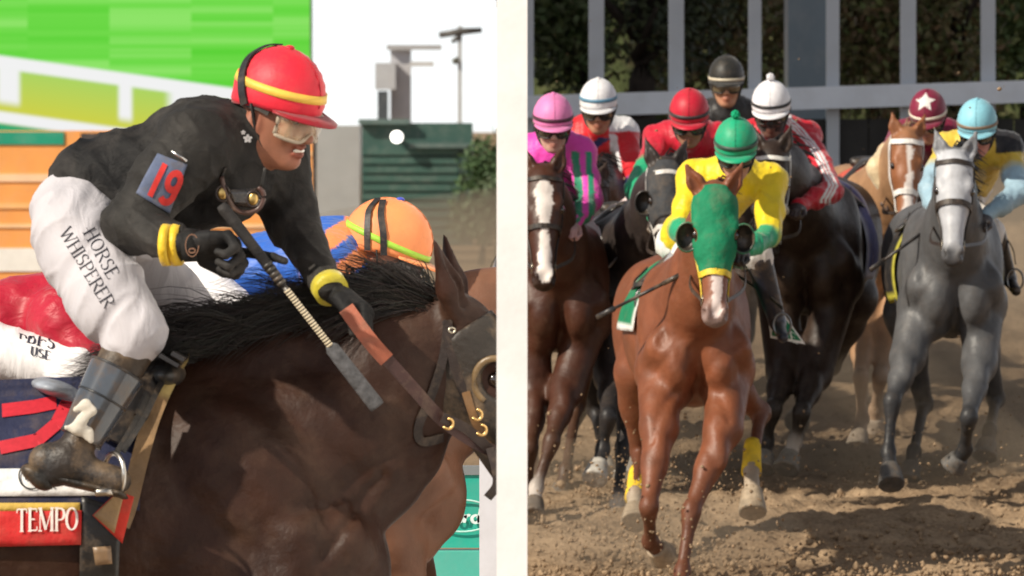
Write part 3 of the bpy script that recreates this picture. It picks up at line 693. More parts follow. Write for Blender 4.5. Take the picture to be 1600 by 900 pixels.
def goggles(root, c, f, s, u, lens=(.02, .018, .015), rim=(.015, .015, .015), m=None, world=True, name='goggles', z0=0., gs=1.):
    n, k = 22, 6; v = []
    def g(lon, z):
        nz = .55 * math.exp(-(lon / .22) ** 2) if z < 0 else 0
        hh = .034 * gs * (1 - .35 * (abs(lon) / 1.3) ** 3)
        if z > 0: hh *= .68
        return c + f * (.035 + .012 * (gs - 1) * 3 + (.09 - .012 * z * z) * math.cos(lon)) + s * .085 * (1 + (gs - 1) * .4) * math.sin(lon) + u * (z0 - .004 + z * hh * (1 - nz))
    L = np.linspace(-1.25, 1.25, n + 1)
    for z in np.linspace(-1, 1, k + 1): v += [g(l, z) for l in L]
    v = np.array(v); q = [(j * (n + 1) + i, j * (n + 1) + i + 1, (j + 1) * (n + 1) + i + 1, (j + 1) * (n + 1) + i) for j in range(k) for i in range(n)]
    v2, F = solid(v, q, -f, .004)
    o = part(name, v2, F, m or GLOSS, root, color=lens, world=world)
    edge = [g(l, -1) for l in L] + [g(L[-1], z) for z in np.linspace(-.7, .7, 5)] + [g(l, 1) for l in L[::-1]] + [g(L[0], z) for z in np.linspace(.7, -1, 6)]
    tv, tf = tube(edge, .0055, 6, ref=u); sub = np.array(root.location) if world else 0
    part('rim', tv - sub, tf, STRAP, o, color=rim)
    return o
def glove(root, w, d, n, color, side=1, cuff=None, pose='fist', cell=.0038, name='glove', world=True, m=None, sz=1.):
    """five-fingered hand at the wrist w, pointing along d, palm normal n"""
    d = nrm(d); n = nrm(np.asarray(n) - d * (d @ np.asarray(n))); s = np.cross(d, n) * side; S = SDF()
    Hh = lambda x, y, z: w + (d * x + s * y + n * z) * sz
    S.cap(Hh(-.02, 0, 0), Hh(.02, 0, 0), .03 * sz, .031 * sz, c=color, k=.02, flat=(n, .8)); S.ell(Hh(.05, 0, 0), (.048 * sz, .043 * sz, .02 * sz), ax=[d, s, n], c=color, k=.02)
    Ls = [.040, .046, .043, .034]
    for i in range(4):
        y = (i - 1.5) * .0205; b = Hh(.082 - .004 * abs(i - 1.3), y, -.003); ang = [55, 140, 225]; L = Ls[i]
        if pose == 'point' and i == 0: ang = [8, 14, 22]; L = .047
        if pose == 'point' and i > 0: ang = [62, 135, 205]
        p = b
        for j, a in enumerate(ang):
            ln = L * (1, .72, .55)[j] * sz; e = p + (d * math.cos(R(a)) + n * math.sin(R(a))) * ln
            S.cap(p, e, .0105 * sz - .0012 * j, .0098 * sz - .0014 * j, c=color, k=.006); p = e
    p0 = Hh(.02, -.036, .012); p1 = Hh(.058, -.05, .03); p2 = Hh(.082, -.036, .046); p3 = Hh(.096, -.018, .05)
    S.cap(p0, p1, .016 * sz, .0125 * sz, c=color, k=.015); S.cap(p1, p2, .0125 * sz, .011 * sz, c=color, k=.006); S.cap(p2, p3, .011 * sz, .009 * sz, c=color, k=.006)
    o, b, _ = S.build(name, cell, m or LEATH, root, world=world)
    if cuff:
        v, f = tube([Hh(-.035, 0, 0), Hh(-.005, 0, 0)], [.037, .037], 16, ref=n); part('cuff', v - (np.array(root.location) if world else 0), f, SILK, o, color=cuff)
    return o
def rider(label, group, J, C, hs=None, cell=.011, gogg=True, seed=1, paint=None, armcols=None, hopt={}, mask=None, skin=(.42, .24, .17), fold=.0085):
    """J: joints in world space (h head centre, f facing; a = the rider's right = left in the picture); C: colours"""
    g = {k: np.asarray(v, float) for k, v in J.items()}
    base = (g['toa'] + g['tob']) / 2; root = empty('person', base, label, 'person', group)
    f, s, u = frame(g['f'], g.get('up', (0, 0, 1)))
    c = g['h'] - u * .03; nk = g['nk']; pel = g['pel']; ch = (g['sa'] + g['sb']) / 2 * .75 + nk * .25
    bt = nrm(np.cross(g['sb'] - g['sa'], nk - pel))      # out of the back or the chest
    S = SDF(); headprims(S, c, f, s, u, skin)
    S.cap(c - u * .07 - f * .02, nk, .052, .06, c=skin, k=.03); S.cap(nk, pel, .08, .09, c=skin, k=.05)
    for k in 'ab':
        S.chain([nk, g['s' + k], g['e' + k], g['w' + k]], [.05, .045, .036, .026], c=skin, k=.02); S.chain([pel, g['hi' + k], g['k' + k], g['an' + k]], [.08, .07, .045, .03], c=skin, k=.02)
        S.ell(g['w' + k] + nrm(g['w' + k] - g['e' + k]) * .05, .022, c=skin, k=.03)
    S.build('body', .010, SKIN, root, world=True)
    if mask: # balaclava
        M_ = SDF(); M_.ell(c + f * .03 - u * .05, (.075, .072, .1), ax=[f, s, u], c=mask, k=.03); M_.cap(c - u * .07, nk, .066, .075, c=mask, k=.03); M_.ell(c + f * .11 - u * .045, (.025, .02, .025), ax=[f, s, u], c=mask, k=.02); M_.build('balaclava', .008, SILK, root, world=True)
    # jacket
    A = armcols or {}; t0 = C['torso']; K = SDF()
    K.cap(pel + (ch - pel) * .1, ch, .135, .155, c=t0, k=.06, flat=(bt, .85)); K.cap(g['sa'], g['sb'], .088, .088, c=C.get('yoke', t0), k=.05)
    K.cap(ch, nk - u * .0, .1, .075, c=C.get('yoke', t0), k=.05); K.cap(nk, nk + (c - u * .08 - nk) * .4, .072, .066, c=C.get('collar', t0), k=.02)
    for k in 'ab':
        up_c, fo_c = C['up' + k], C['fo' + k]; e = g['e' + k]; sh = g['s' + k]; wr = g['w' + k]
        m_ = sh + (e - sh) * .55
        K.cap(sh, m_, .082, .068, c=up_c, k=.04); K.cap(m_, e, .068, .061, c=C.get('up2' + k, up_c), k=.03); K.cap(e, e + (wr - e) * .5, .061, .056, c=fo_c, k=.03); K.cap(e + (wr - e) * .5, wr, .056, .038, c=C.get('fo2' + k, fo_c), k=.03)
    jk, jb, _ = K.build('jacket', cell, SILK, root, world=True, paint=paint, wrinkle=folds(seed, 24, fold, axis=g['sb'] - g['sa']), sharp=.0022)
    # breeches, boots
    Bx = SDF(); bc = C['breeches']; Bx.ell(pel, (.135, .13, .125), c=bc, k=.05)
    for k in 'ab': Bx.chain([g['hi' + k], g['k' + k], g['k' + k] + (g['an' + k] - g['k' + k]) * .4], [.088, .066, .05], c=bc, k=.04)
    Bx.build('breeches', cell, WHITEC, root, world=True, wrinkle=folds(seed + 50, 20, .008))
    for k in 'ab':
        O = SDF(); b = C.get('boot' + k, C['boot']); kn, an, to = g['k' + k], g['an' + k], g['to' + k]; d_ = nrm(to - an); dn = nrm(an - kn)
        O.cap(kn + (an - kn) * .04, an, .070, .045, c=b, k=.02); O.cap(an + dn * .03 - d_ * .035, to + dn * .02, .036, .028, c=b, k=.03); O.cap(an + dn * .055 - d_ * .04, an + dn * .06 - d_ * .01, .028, .026, c=(.02, .02, .02), k=.008)
        O.build('boot', .01, LEATH, root, world=True)
        wr = g['w' + k]; dd = nrm(wr - g['e' + k]); side = 1 if k == 'a' else -1
        glove(root, wr, nrm(dd + V(0, -.6, -.1)), V(0, .3, -1), C['glove'], side=side, cuff=C.get('cuff'), cell=.0055)
    helmet(root, c, f, s, u, C['cap'], **hopt)
    if gogg: goggles(root, c, f, s, u, lens=C.get('lens', (.02, .017, .014)), z0=-.010, gs=1.12)
    return root, g, jb

# ================================================================ the setting
class VN:
    def __init__(s, seed): s.g = np.random.default_rng(seed).random((256, 256))
    def __call__(s, x, y):
        xi = np.floor(x).astype(int); yi = np.floor(y).astype(int); fx = x - xi; fy = y - yi; fx = fx * fx * (3 - 2 * fx); fy = fy * fy * (3 - 2 * fy)
        g = lambda a, b: s.g[a % 256, b % 256]
        return (g(xi, yi) * (1 - fx) + g(xi + 1, yi) * fx) * (1 - fy) + (g(xi, yi + 1) * (1 - fx) + g(xi + 1, yi + 1) * fx) * fy - .5
    def fbm(s, x, y, o=5, gain=.55):
        t = 0; a = 1.
        for i in range(o): t = t + a * s(x + 17 * i, y + 31 * i); x, y, a = x * 2.03, y * 2.03, a * gain
        return t
vn = VN(4)
SLOPE = .077
def gz(X, Y):
    X = np.asarray(X, float); Y = np.asarray(Y, float)
    r = np.clip(SLOPE * (Y - 37.5), -.5, 1.9); t = np.clip((X + .1) / .2, 0, 1); t = t * t * (3 - 2 * t)
    return .2 * (1 - t) + r * t
def dirtmat():
    m = bpy.data.materials.new('track_dirt'); m.use_nodes = True; t = m.node_tree; N = t.nodes; L = t.links; b = N['Principled BSDF']
    tc = N.new('ShaderNodeTexCoord'); n1 = N.new('ShaderNodeTexNoise'); n1.inputs['Scale'].default_value = 1.7; n1.inputs['Detail'].default_value = 9; n1.inputs['Roughness'].default_value = .7
    n2 = N.new('ShaderNodeTexNoise'); n2.inputs['Scale'].default_value = 45; n2.inputs['Detail'].default_value = 4
    for n in (n1, n2): L.new(tc.outputs['Object'], n.inputs['Vector'])
    ad = N.new('ShaderNodeMath'); ad.operation = 'MULTIPLY_ADD'; L.new(n2.outputs[0], ad.inputs[0]); ad.inputs[1].default_value = .6; L.new(n1.outputs[0], ad.inputs[2])
    cr = N.new('ShaderNodeValToRGB'); cr.color_ramp.elements[0].position = .55; cr.color_ramp.elements[0].color = (.14, .09, .052, 1); cr.color_ramp.elements[1].position = 1.0; cr.color_ramp.elements[1].color = (.40, .285, .18, 1)
    L.new(ad.outputs[0], cr.inputs[0]); L.new(cr.outputs[0], b.inputs['Base Color']); b.inputs['Roughness'].default_value = .95; b.inputs['Specular IOR Level'].default_value = .15
    bu = N.new('ShaderNodeBump'); bu.inputs['Strength'].default_value = .6; bu.inputs['Distance'].default_value = .02; L.new(n2.outputs[0], bu.inputs['Height']); L.new(bu.outputs[0], b.inputs['Normal'])
    return m
DIRT = dirtmat()
def ground():
    xs = np.r_[-3000, -800, -200, -60, -30, np.linspace(-15, -.5, 59), np.linspace(-.3, .3, 25), np.linspace(.5, 15, 59), 30, 60, 200, 800, 3000]; ys = np.r_[-200, -20, np.linspace(5, 70, 131), 80, 100, 150, 300, 900, 4000]
    Xg, Yg = np.meshgrid(xs, ys); Z = gz(Xg, Yg) - .03; v = np.stack([Xg, Yg, Z], -1).reshape(-1, 3); nx = len(xs)
    f = np.array([(j * nx + i, j * nx + i + 1, (j + 1) * nx + i + 1, (j + 1) * nx + i) for j in range(len(ys) - 1) for i in range(nx - 1)])
    part('ground', v, f, DIRT, kind='structure')
    xs = np.arange(.02, 7.6, .028); ys = np.arange(38.0, 62, .035); Xg, Yg = np.meshgrid(xs, ys)
    r = vn.fbm(Xg * 1.1, Yg * 1.1, 3) * .10 + np.abs(vn.fbm(Xg * 8, Yg * 8, 4)) * .055 + vn(Xg * 23, Yg * 23) * .022
    r = r + .022 * np.sin(Yg * 13 + 1.5 * vn(Xg * .8, Yg * .8) * 6) * np.clip((Xg - 1.5) / 2, 0, 1)
    Z = gz(Xg, Yg) + r - .01; nx = len(xs); v = np.stack([Xg, Yg, Z], -1).reshape(-1, 3); i, j = np.meshgrid(np.arange(nx - 1), np.arange(len(ys) - 1)); a = (j * nx + i).ravel()
    part('dirt_track', v, np.stack([a, a + 1, a + nx + 1, a + nx], 1), DIRT, kind='structure')
ground()
ICO_V = np.array([(0, 0, 1), (.9, 0, .4), (.28, .85, .4), (-.72, .53, .4), (-.72, -.53, .4), (.28, -.85, .4), (.72, .53, -.4), (-.28, .85, -.4), (-.9, 0, -.4), (-.28, -.85, -.4), (.72, -.53, -.4), (0, 0, -1)])
ICO_F = np.array([(0, 1, 2), (0, 2, 3), (0, 3, 4), (0, 4, 5), (0, 5, 1), (1, 6, 2), (2, 7, 3), (3, 8, 4), (4, 9, 5), (5, 10, 1), (2, 6, 7), (3, 7, 8), (4, 8, 9), (5, 9, 10), (1, 10, 6), (6, 11, 7), (7, 11, 8), (8, 11, 9), (9, 11, 10), (10, 11, 6)])
def clods(name, P, rad, label, m):
    n = len(P); J = ICO_V[None] * (1 + RNG.uniform(-.35, .35, (n, 12, 1))) * rad[:, None, None] * RNG.uniform(.6, 1.2, (n, 1, 3))
    v = (P[:, None] + J).reshape(-1, 3); f = (ICO_F[None] + (np.arange(n) * 12)[:, None, None]).reshape(-1, 3)
    part(name, v, f, m, kind='stuff', label=label, cat='dirt', smooth=False)
n = 9000
X = RNG.uniform(.1, 7, n); Y = 38.2 + 7.5 * RNG.random(n) ** 1.8; P = np.stack([X, Y, gz(X, Y) + .02 + .03 * np.abs(vn.fbm(X * 7, Y * 7, 3))], 1)
clods('dirt_clods', P, .004 + .020 * RNG.random(n) ** 4, 'loose brown dirt clods churned up on the racing track', DIRT)
hs_ = [(1030, 835, 38.0, 900), (960, 800, 40.5, 500), (1180, 770, 39.3, 120), (1000, 760, 39.4, 200), (1530, 740, 41.5, 500), (880, 790, 41.5, 200), (1250, 740, 42, 90), (1060, 745, 39.5, 600), (1400, 770, 41, 90)]
P = []
for x, y, Yd, k in hs_:
    q = RNG.normal(size=(k, 3)) * (.34, .6, .17) + at(x, y, Yd); P.append(q)
q = np.stack([RNG.uniform(.2, 7, 300), RNG.uniform(38, 48, 300), RNG.uniform(.4, 3, 300)], 1); P.append(q)
P = np.vstack(P); P[:, 2] = np.maximum(P[:, 2], gz(P[:, 0], P[:, 1]) + .03)
clods('flying_dirt', P, .0015 + .0095 * RNG.random(len(P)) ** 3, 'crumbs of dirt thrown up by the galloping hooves', DIRT)

def box(name, lo, hi, m, color, parent=None, **kw):
    mb = MB(); mb.box(lo, hi, color); return mb.part(name, m, parent, smooth=False, **kw)
# white divider between the two views
box('white_wall', (-.037, 18.5, -.4), (.037, 25.5, 2.85), PAINT, (.93, .93, .93), label='tall narrow white wall standing between the two groups of racehorses', cat='wall')

# ---- right background: running rail, posts and trees
FY = 62.0
fence = empty('rail_fence', (3.2, FY, 1.85), 'blurred pale grey rail fence with tall posts behind the racehorses', 'fence')
def fpart(name, x0, y0, x1, y1, d0, d1, color, m=PAINT):
    a = at(x0, y1, FY); b = at(x1, y0, FY); mb = MB(); mb.box((a[0], FY + d0, a[2]), (b[0], FY + d1, b[2]), color); return mb.part(name, m, fence, smooth=False, world=True)
PG = (.46, .49, .53)
for x, wd in ((932, 24), (1057, 24), (1180, 20), (1302, 20), (1420, 24), (1545, 22), (824, 20), (1655, 22)):
    fpart('post', x - wd / 2, -60, x + wd / 2, 330, .05, .18, PG)
mb = MB(); a = at(790, 168, FY); b = at(1700, 140, FY); t = .18
mb.add([(a[0], FY - .12, a[2] - t / 2), (b[0], FY - .12, b[2] - t / 2), (b[0], FY + .045, b[2] - t / 2), (a[0], FY + .045, a[2] - t / 2), (a[0], FY - .12, a[2] + t / 2), (b[0], FY - .12, b[2] + t / 2), (b[0], FY + .045, b[2] + t / 2), (a[0], FY + .045, a[2] + t / 2)], [(0, 3, 2, 1), (4, 5, 6, 7), (0, 1, 5, 4), (1, 2, 6, 5), (2, 3, 7, 6), (3, 0, 4, 7)], (.66, .70, .76))
mb.part('rail', PAINT, fence, smooth=False, world=True)
for x in range(790, 1700, 57): fpart('board', x, 186, x + 55, 330, .2, .23, (.05, .048, .045), MATTE)
pn = at(1268, 60, 66); box('grey_cabin', (pn[0] - .2, 66, 1.6), (pn[0] + .2, 67, 3.6), PAINT, (.15, .19, .22), label='tall slate grey booth standing behind the rail posts', cat='booth')
def leaves(n, c, r, size, c0, c1, rng, squash=1.):
    d = rng.normal(size=(n, 3)); d /= np.linalg.norm(d, axis=1, keepdims=True); rad = rng.random(n) ** .45
    lump = 1 + .28 * waves(d * 3, int(rng.integers(99)), 2.2)
    p = np.asarray(c) + d * (rad * lump)[:, None] * np.asarray(r)
    a = rng.normal(size=(n, 3)); a /= np.linalg.norm(a, axis=1, keepdims=True); b = np.cross(a, rng.normal(size=(n, 3))); b /= np.linalg.norm(b, axis=1, keepdims=True)
    s = size * rng.uniform(.6, 1.4, (n, 1)); v = np.stack([p - a * s, p + b * s * .5, p + a * s, p - b * s * .5], 1).reshape(-1, 3)
    f = np.arange(4 * n).reshape(n, 4); t = rng.random(n)[:, None]; cc = np.repeat(np.array(c0) * (1 - t) + np.array(c1) * t, 4, 0)
    return v, f, cc
LEAF = mat('leaf', rough=.6, spec=.3, var=.2, vscale=3)
BARK = mat('bark', rough=.9, spec=.1, var=.35, vscale=14, bump=(30, .6, (1, 1, .2)))
def tree(x, Y, base, top, r, c0, c1, label, group, trunk=.12, n=7000, crowns=5, seed=1, tcol=(.03, .024, .02), size=.05):
    rng = np.random.default_rng(seed); X = (x - 800) * Y / FPX; o = empty('tree', (X, Y, base), label, 'tree', group)
    mb = MB(); mb.tube(spline([(0, 0, 0), (.05, 0, (top - base) * .45), (0, 0, (top - base) * .8)], 8), np.linspace(trunk, trunk * .4, 8), 9, tcol)
    for i in range(5): q = rng.uniform(0, 6.28); z = (top - base) * rng.uniform(.4, .65); mb.tube([(0, 0, z), (r * .6 * math.cos(q), r * .6 * math.sin(q), z + r * .5)], [trunk * .4, trunk * .12], 6, tcol)
    mb.part('trunk', BARK, o)
    vs, fs, cs = [], [], []; k = 0
    for i in range(crowns):
        c = V(rng.uniform(-.5, .5) * r, rng.uniform(-.3, .3) * r, (top - base) * (.55 + .4 * (i + .5) / crowns) - r * .3); v, f, cc = leaves(n // crowns, c, V(r, r, r) * rng.uniform(.5, .75), size, c0, c1, rng); vs.append(v); fs.append(f + k); cs.append(cc); k += len(v)
    part('crown', np.vstack(vs), np.vstack(fs), LEAF, o, cols=np.vstack(cs), smooth=False)
    return o
grp = 'trees beyond the rail fence'
G1, G2, G3 = (.045, .075, .02), (.09, .12, .035), (.14, .085, .045)
tree(905, 76, 1.2, 4.9, .85, G1, (.07, .08, .035), 'dark green tree above the pink capped rider', grp, seed=3)
tree(995, 72, 1.2, 5.2, .9, (.02, .028, .014), (.05, .06, .025), 'tree with thick black trunk behind the rail between pale posts', grp, trunk=.17, seed=4, n=4000)
tree(1110, 80, 1.2, 5.0, 1.4, G1, G3, 'brownish green tree behind the black capped rider', grp, seed=5)
tree(1360, 78, 1.2, 5.0, 1.5, G3, G2, 'russet and olive tree right of the slate grey booth', grp, seed=6)
tree(1490, 77, 1.2, 4.8, 1.4, G2, G3, 'olive tree behind the posts above the maroon cap', grp, seed=7)
tree(1600, 82, 1.2, 5.1, 1.5, G1, G2, 'green tree at the far right end of the rail fence', grp, seed=8)
mb = MB(); nn = 40; vv = []; ff = []
for i in range(nn + 1):
    X = .25 + 12. * i / nn; h_ = 6.5 + .8 * math.sin(i * .7) + .5 * math.sin(i * 1.9)
    vv += [(X, 90, .5), (X, 96, h_), (X, 130, h_ + 1)]
ff = [(i * 3 + k, i * 3 + 3 + k, i * 3 + 4 + k, i * 3 + 1 + k) for i in range(nn) for k in (0, 1)]
HILL = mat('hill_scrub', rough=.95, spec=.1, var=.5, vscale=1.4, bump=(3, 1.), dirt=(.7, (.10, .075, .045), .9))
part('hill', vv, ff, HILL, color=(.045, .055, .022), kind='structure')

# ---- left background
hoard = empty('orange_hoarding', (at(210, 480, 90)[0], 90, .2), 'large blurred orange hoarding below the green video board', 'hoarding')
def hpart(name, x0, y0, x1, y1, d0, color):
    a = at(x0, y1, 90); b = at(x1, y0, 90); mb = MB(); mb.box((a[0], 90 - d0, max(a[2], .18)), (b[0], 90.4 - d0 * .1, b[2]), color); mb.part(name, PAINT, hoard, smooth=False, world=True)
hpart('wall', -60, 204, 488, 480, 0, (.88, .38, .11))
for x0, y0, x1, y1, c in ((-60, 206, 100, 226, (.02, .32, .2)), (126, 208, 170, 232, (.06, .05, .05)), (-60, 272, 300, 284, (.95, .62, .38)), (-60, 318, 488, 326, (.92, .5, .2)), (-60, 388, 84, 424, (.85, .84, .8)), (84, 420, 488, 432, (.8, .3, .09)), (-60, 350, 488, 356, (.95, .6, .32)), (200, 236, 488, 244, (.95, .55, .25))): hpart('stripe', x0, y0, x1, y1, .02, c)
def screenmat():
    m = bpy.data.materials.new('video_picture'); m.use_nodes = True; t = m.node_tree; N = t.nodes; L = t.links; N.clear()
    out = N.new('ShaderNodeOutputMaterial'); em = N.new('ShaderNodeEmission'); tc = N.new('ShaderNodeTexCoord'); sp = N.new('ShaderNodeSeparateXYZ'); L.new(tc.outputs['Generated'], sp.inputs[0])
    def math_(op, a, b=None, c=None):
        n = N.new('ShaderNodeMath'); n.operation = op
        for i, q in enumerate((a, b, c)):
            if q is None: continue
            if isinstance(q, (int, float)): n.inputs[i].default_value = q
            else: L.new(q, n.inputs[i])
        return n.outputs[0]
    x, z = sp.outputs['X'], sp.outputs['Z']
    mp = N.new('ShaderNodeCombineXYZ'); L.new(math_('FLOOR', math_('MULTIPLY_ADD', x, 4.1, .35)), mp.inputs[0]); L.new(math_('MULTIPLY', z, 9.), mp.inputs[2])
    nz = N.new('ShaderNodeTexNoise'); nz.inputs['Scale'].default_value = 1.3; nz.inputs['Detail'].default_value = 3; L.new(mp.outputs[0], nz.inputs['Vector'])
    cr = N.new('ShaderNodeValToRGB'); e = cr.color_ramp.elements; e[0].position = .3; e[0].color = (*srgb('#5fdc3a'), 1); e[1].position = .62; e[1].color = (*srgb('#96f06e'), 1); k = e.new(.5); k.color = (*srgb('#78e650'), 1); L.new(nz.outputs[0], cr.inputs[0])
    line = math_('MULTIPLY_ADD', x, -.27, .555)                       # the rail in the broadcast picture runs down to the right
    low = N.new('ShaderNodeMapRange'); L.new(math_('SUBTRACT', line, z), low.inputs[0]); low.inputs[1].default_value = .0; low.inputs[2].default_value = .3
    c2 = N.new('ShaderNodeValToRGB'); e = c2.color_ramp.elements; e[0].color = (*srgb('#a8e070'), 1); e[1].color = (*srgb('#d8dc50'), 1); L.new(low.outputs[0], c2.inputs[0])
    def mix(f, a, b):
        n = N.new('ShaderNodeMix'); n.data_type = 'RGBA'; L.new(f, n.inputs['Factor'])
        for s_, q in (('A', a), ('B', b)):
            if isinstance(q, tuple): n.inputs[s_].default_value = (*q, 1)
            else: L.new(q, n.inputs[s_])
        return n.outputs['Result']
    def band(v, lo, hi, soft):
        a = N.new('ShaderNodeMapRange'); a.interpolation_type = 'SMOOTHSTEP'; L.new(v, a.inputs[0]); a.inputs[1].default_value = lo - soft; a.inputs[2].default_value = lo + soft
        b = N.new('ShaderNodeMapRange'); b.interpolation_type = 'SMOOTHSTEP'; L.new(v, b.inputs[0]); b.inputs[1].default_value = hi - soft; b.inputs[2].default_value = hi + soft; b.inputs[3].default_value = 1; b.inputs[4].default_value = 0
        return math_('MULTIPLY', a.outputs[0], b.outputs[0])
    dv = math_('SUBTRACT', z, line)
    c = mix(band(dv, -9, 0, .01), cr.outputs[0], c2.outputs[0])
    c = mix(band(dv, -.075, .0, .010), c, (1, 1, 1))
    posts = math_('MULTIPLY', math_('ADD', band(x, .43, .47, .008), math_('ADD', band(x, .07, .135, .01), band(x, .58, .70, .02))), band(dv, -.27, -.05, .03))
    c = mix(posts, c, (1, 1, 1))
    c = mix(band(dv, -.39, -.32, .012), c, (1, 1, 1))
    c = mix(band(dv, -2, -.39, .012), c, srgb('#38b078'))
    L.new(c, em.inputs['Color']); em.inputs['Strength'].default_value = .80; L.new(em.outputs[0], out.inputs['Surface'])
    return m
vb = empty('video_board', (*at(240, 215, 120)[:2], .2), 'giant video board glowing with green turf and white rails', 'screen')
a = at(-40, 232, 120); b = at(484, -40, 120)
mb = MB(); mb.box((a[0], 120, a[2]), (b[0], 120.05, b[2])); o = mb.part('screen', screenmat(), vb, smooth=False, world=True)
mb = MB(); mb.box((a[0] - .1, 120.06, a[2] - .1), (b[0] + .03, 120.6, b[2] + .1), (.5, .55, .56)); mb.part('cabinet', PAINT, vb, smooth=False, world=True)
for x in (60, 420): p = at(x, 0, 120); mb = MB(); mb.box((p[0] - .12, 120.1, .15), (p[0] + .12, 120.4, a[2] - .1), (.2, .2, .2)); mb.part('support', PAINT, vb, smooth=False, world=True)
def bgbox(name, x0, y0, x1, y1, Y, depth, color, parent=None, m=PAINT, **kw):
    a = at(x0, y1, Y); b = at(x1, y0, Y); mb = MB(); mb.box((a[0], Y, max(a[2], .1)), (b[0], Y + depth, b[2]), color); return mb.part(name, m, parent, smooth=False, world=parent is not None, **kw)
bgbox('black_post', 486, 196, 494, 480, 100, .1, (.02, .02, .02), label='thin black post between the orange hoarding and the grey hut', cat='post')
bgbox('grey_hut', 495, 196, 562, 480, 130, 2., (.36, .37, .37), label='pale grey hut wall behind the near rider', cat='hut')
shed = empty('green_shed', (*at(650, 430, 140)[:2], .2), 'dark green slatted shed behind the orange capped rider', 'shed')
bgbox('wall', 563, 192, 738, 480, 140, 2., (.045, .10, .085), shed)
for i in range(17): y = 232 + i * 14; bgbox('slat', 565, y, 716, y + 10, 139.9, .09, (.048, .108, .09), shed)
bgbox('corner_post', 718, 230, 737, 480, 139.85, .15, (.03, .06, .055), shed)
bgbox('roof_edge', 560, 186, 640, 194, 139.8, .2, (.10, .15, .14), shed)
bgbox('roof_edge', 640, 224, 737, 231, 139.75, .2, (.10, .15, .14), shed)
tw = empty('light_tower', (*at(620, 300, 150)[:2], .2), 'grey floodlight tower rising over the green shed', 'tower')
bgbox('mast', 610, 70, 642, 480, 150, .5, (.45, .45, .48), tw); bgbox('equipment_box', 586, 98, 618, 140, 149.6, .4, (.40, .41, .43), tw); bgbox('speaker', 590, 142, 606, 188, 149.6, .4, (.06, .07, .08), tw); bgbox('crossbar', 604, 70, 690, 78, 149.8, .2, (.35, .35, .36), tw); bgbox('bracket', 640, 96, 678, 104, 149.8, .2, (.5, .5, .5), tw)
lp = at(620, 214, 139.6); v, f = sphere(lp, .11, 14, 10); LAMP = mat('lit_lamp', color=(1, .98, .9), var=0, emit=((1., .97, .9), 3.))
lamp = empty('floodlight', (lp[0], 139.8, lp[2]), 'small round lit floodlight on the front of the green shed', 'lamp'); part('bulb', v, f, LAMP, lamp, color=(1, 1, 1), world=True)
mb = MB(); mb.tube([(lp[0], 139.95, lp[2]), (lp[0], 139.65, lp[2])], [.05, .09], 10, (.2, .2, .2)); mb.part('bracket', PAINT, lamp, world=True)
pp = empty('lamp_pole', (*at(719, 400, 150)[:2], .2), 'slim grey pole with a long dark crossbar against the white sky', 'pole')
bgbox('shaft', 715, 40, 722, 480, 150, .1, (.42, .43, .44), pp)
mb = MB(); a, b, c = at(686, 55, 150), at(722, 49, 150), at(753, 47, 150); mb.tube([a, b, c], [.06, .07, .05], 8, (.06, .055, .05)); mb.tube([at(706, 66, 150), at(719, 56, 150)], .05, 6, (.06, .055, .05)); mb.part('crossbar', PAINT, pp, world=True)
mb = MB(); p = at(712, 95, 149.9); mb.tube([p - V(.06, 0, .03), p + V(.06, 0, .03)], .06, 8, (.08, .08, .06)); mb.part('fitting', PAINT, pp, world=True)
tree(778, 125, .2, 2.25, .8, (.035, .08, .03), (.09, .15, .06), 'tall leafy tree beside the green shed at the white wall', None, seed=21, n=5000, trunk=.06, size=.05, crowns=6)
tree(752, 118, .2, 1.5, .5, (.07, .11, .06), (.14, .18, .10), 'low pale green shrub tree in front of the tall leafy tree', None, seed=22, n=2600, trunk=.05, size=.05, crowns=6)
tree(735, 160, .2, 2.0, .8, (.04, .08, .045), (.08, .13, .07), 'dim bluish green tree showing past the end of the shed', None, seed=23, n=3000, trunk=.06, size=.06, crowns=6)
# rail boards behind the horses' legs
brd = empty('advertising_board', (*at(715, 870, 30)[:2], .2), 'teal board with white oval script sign low behind the chestnut horse', 'board')
TEAL = (.03, .42, .32)
a = at(560, 856, 30); b = at(749, 742, 30); mb = MB(); mb.box((a[0], 30, a[2]), (b[0], 30.04, b[2]), TEAL); mb.part('panel', PAINT, brd, smooth=False, world=True)
a = at(560, 742, 30); b = at(749, 728, 30); mb = MB(); mb.box((a[0], 29.99, a[2]), (b[0], 30.05, b[2]), (.22, .24, .25)); mb.part('top_edge', PAINT, brd, smooth=False, world=True)
a = at(560, 872, 30); b = at(775, 860, 30); mb = MB(); mb.box((a[0], 29.9, a[2] - .12), (b[0], 30.1, b[2]), (.10, .52, .42)); mb.part('foot_rail', PAINT, brd, smooth=False, world=True)
oc = at(722, 806, 29.985); mb = MB(); P = [oc + V(.125 * math.cos(t), 0, .062 * math.sin(t)) for t in np.linspace(0, 6.283, 40)]; mb.tube(P, .004, 6, (.55, .8, .74)); mb.part('oval', PRINT, brd, world=True)
gl = [(spline(np.array(p), 12).tolist(), .14) for ch in 'Ford' for p in SCRIPT[ch]]
lettering('lettering', '', oc - V(.088, 0, .03), V(.092, 0, 0), V(0, 0, .072), None, (0, 1, 0), brd, (.8, .9, .88), world=True, glyphs=gl)
box('white_post', (at(749, 0, 28)[0], 28, .15), (at(779, 0, 28)[0], 28.08, at(0, 712, 28)[2]), PAINT, (.75, .75, .8), label='short white post beside the teal board', cat='post')

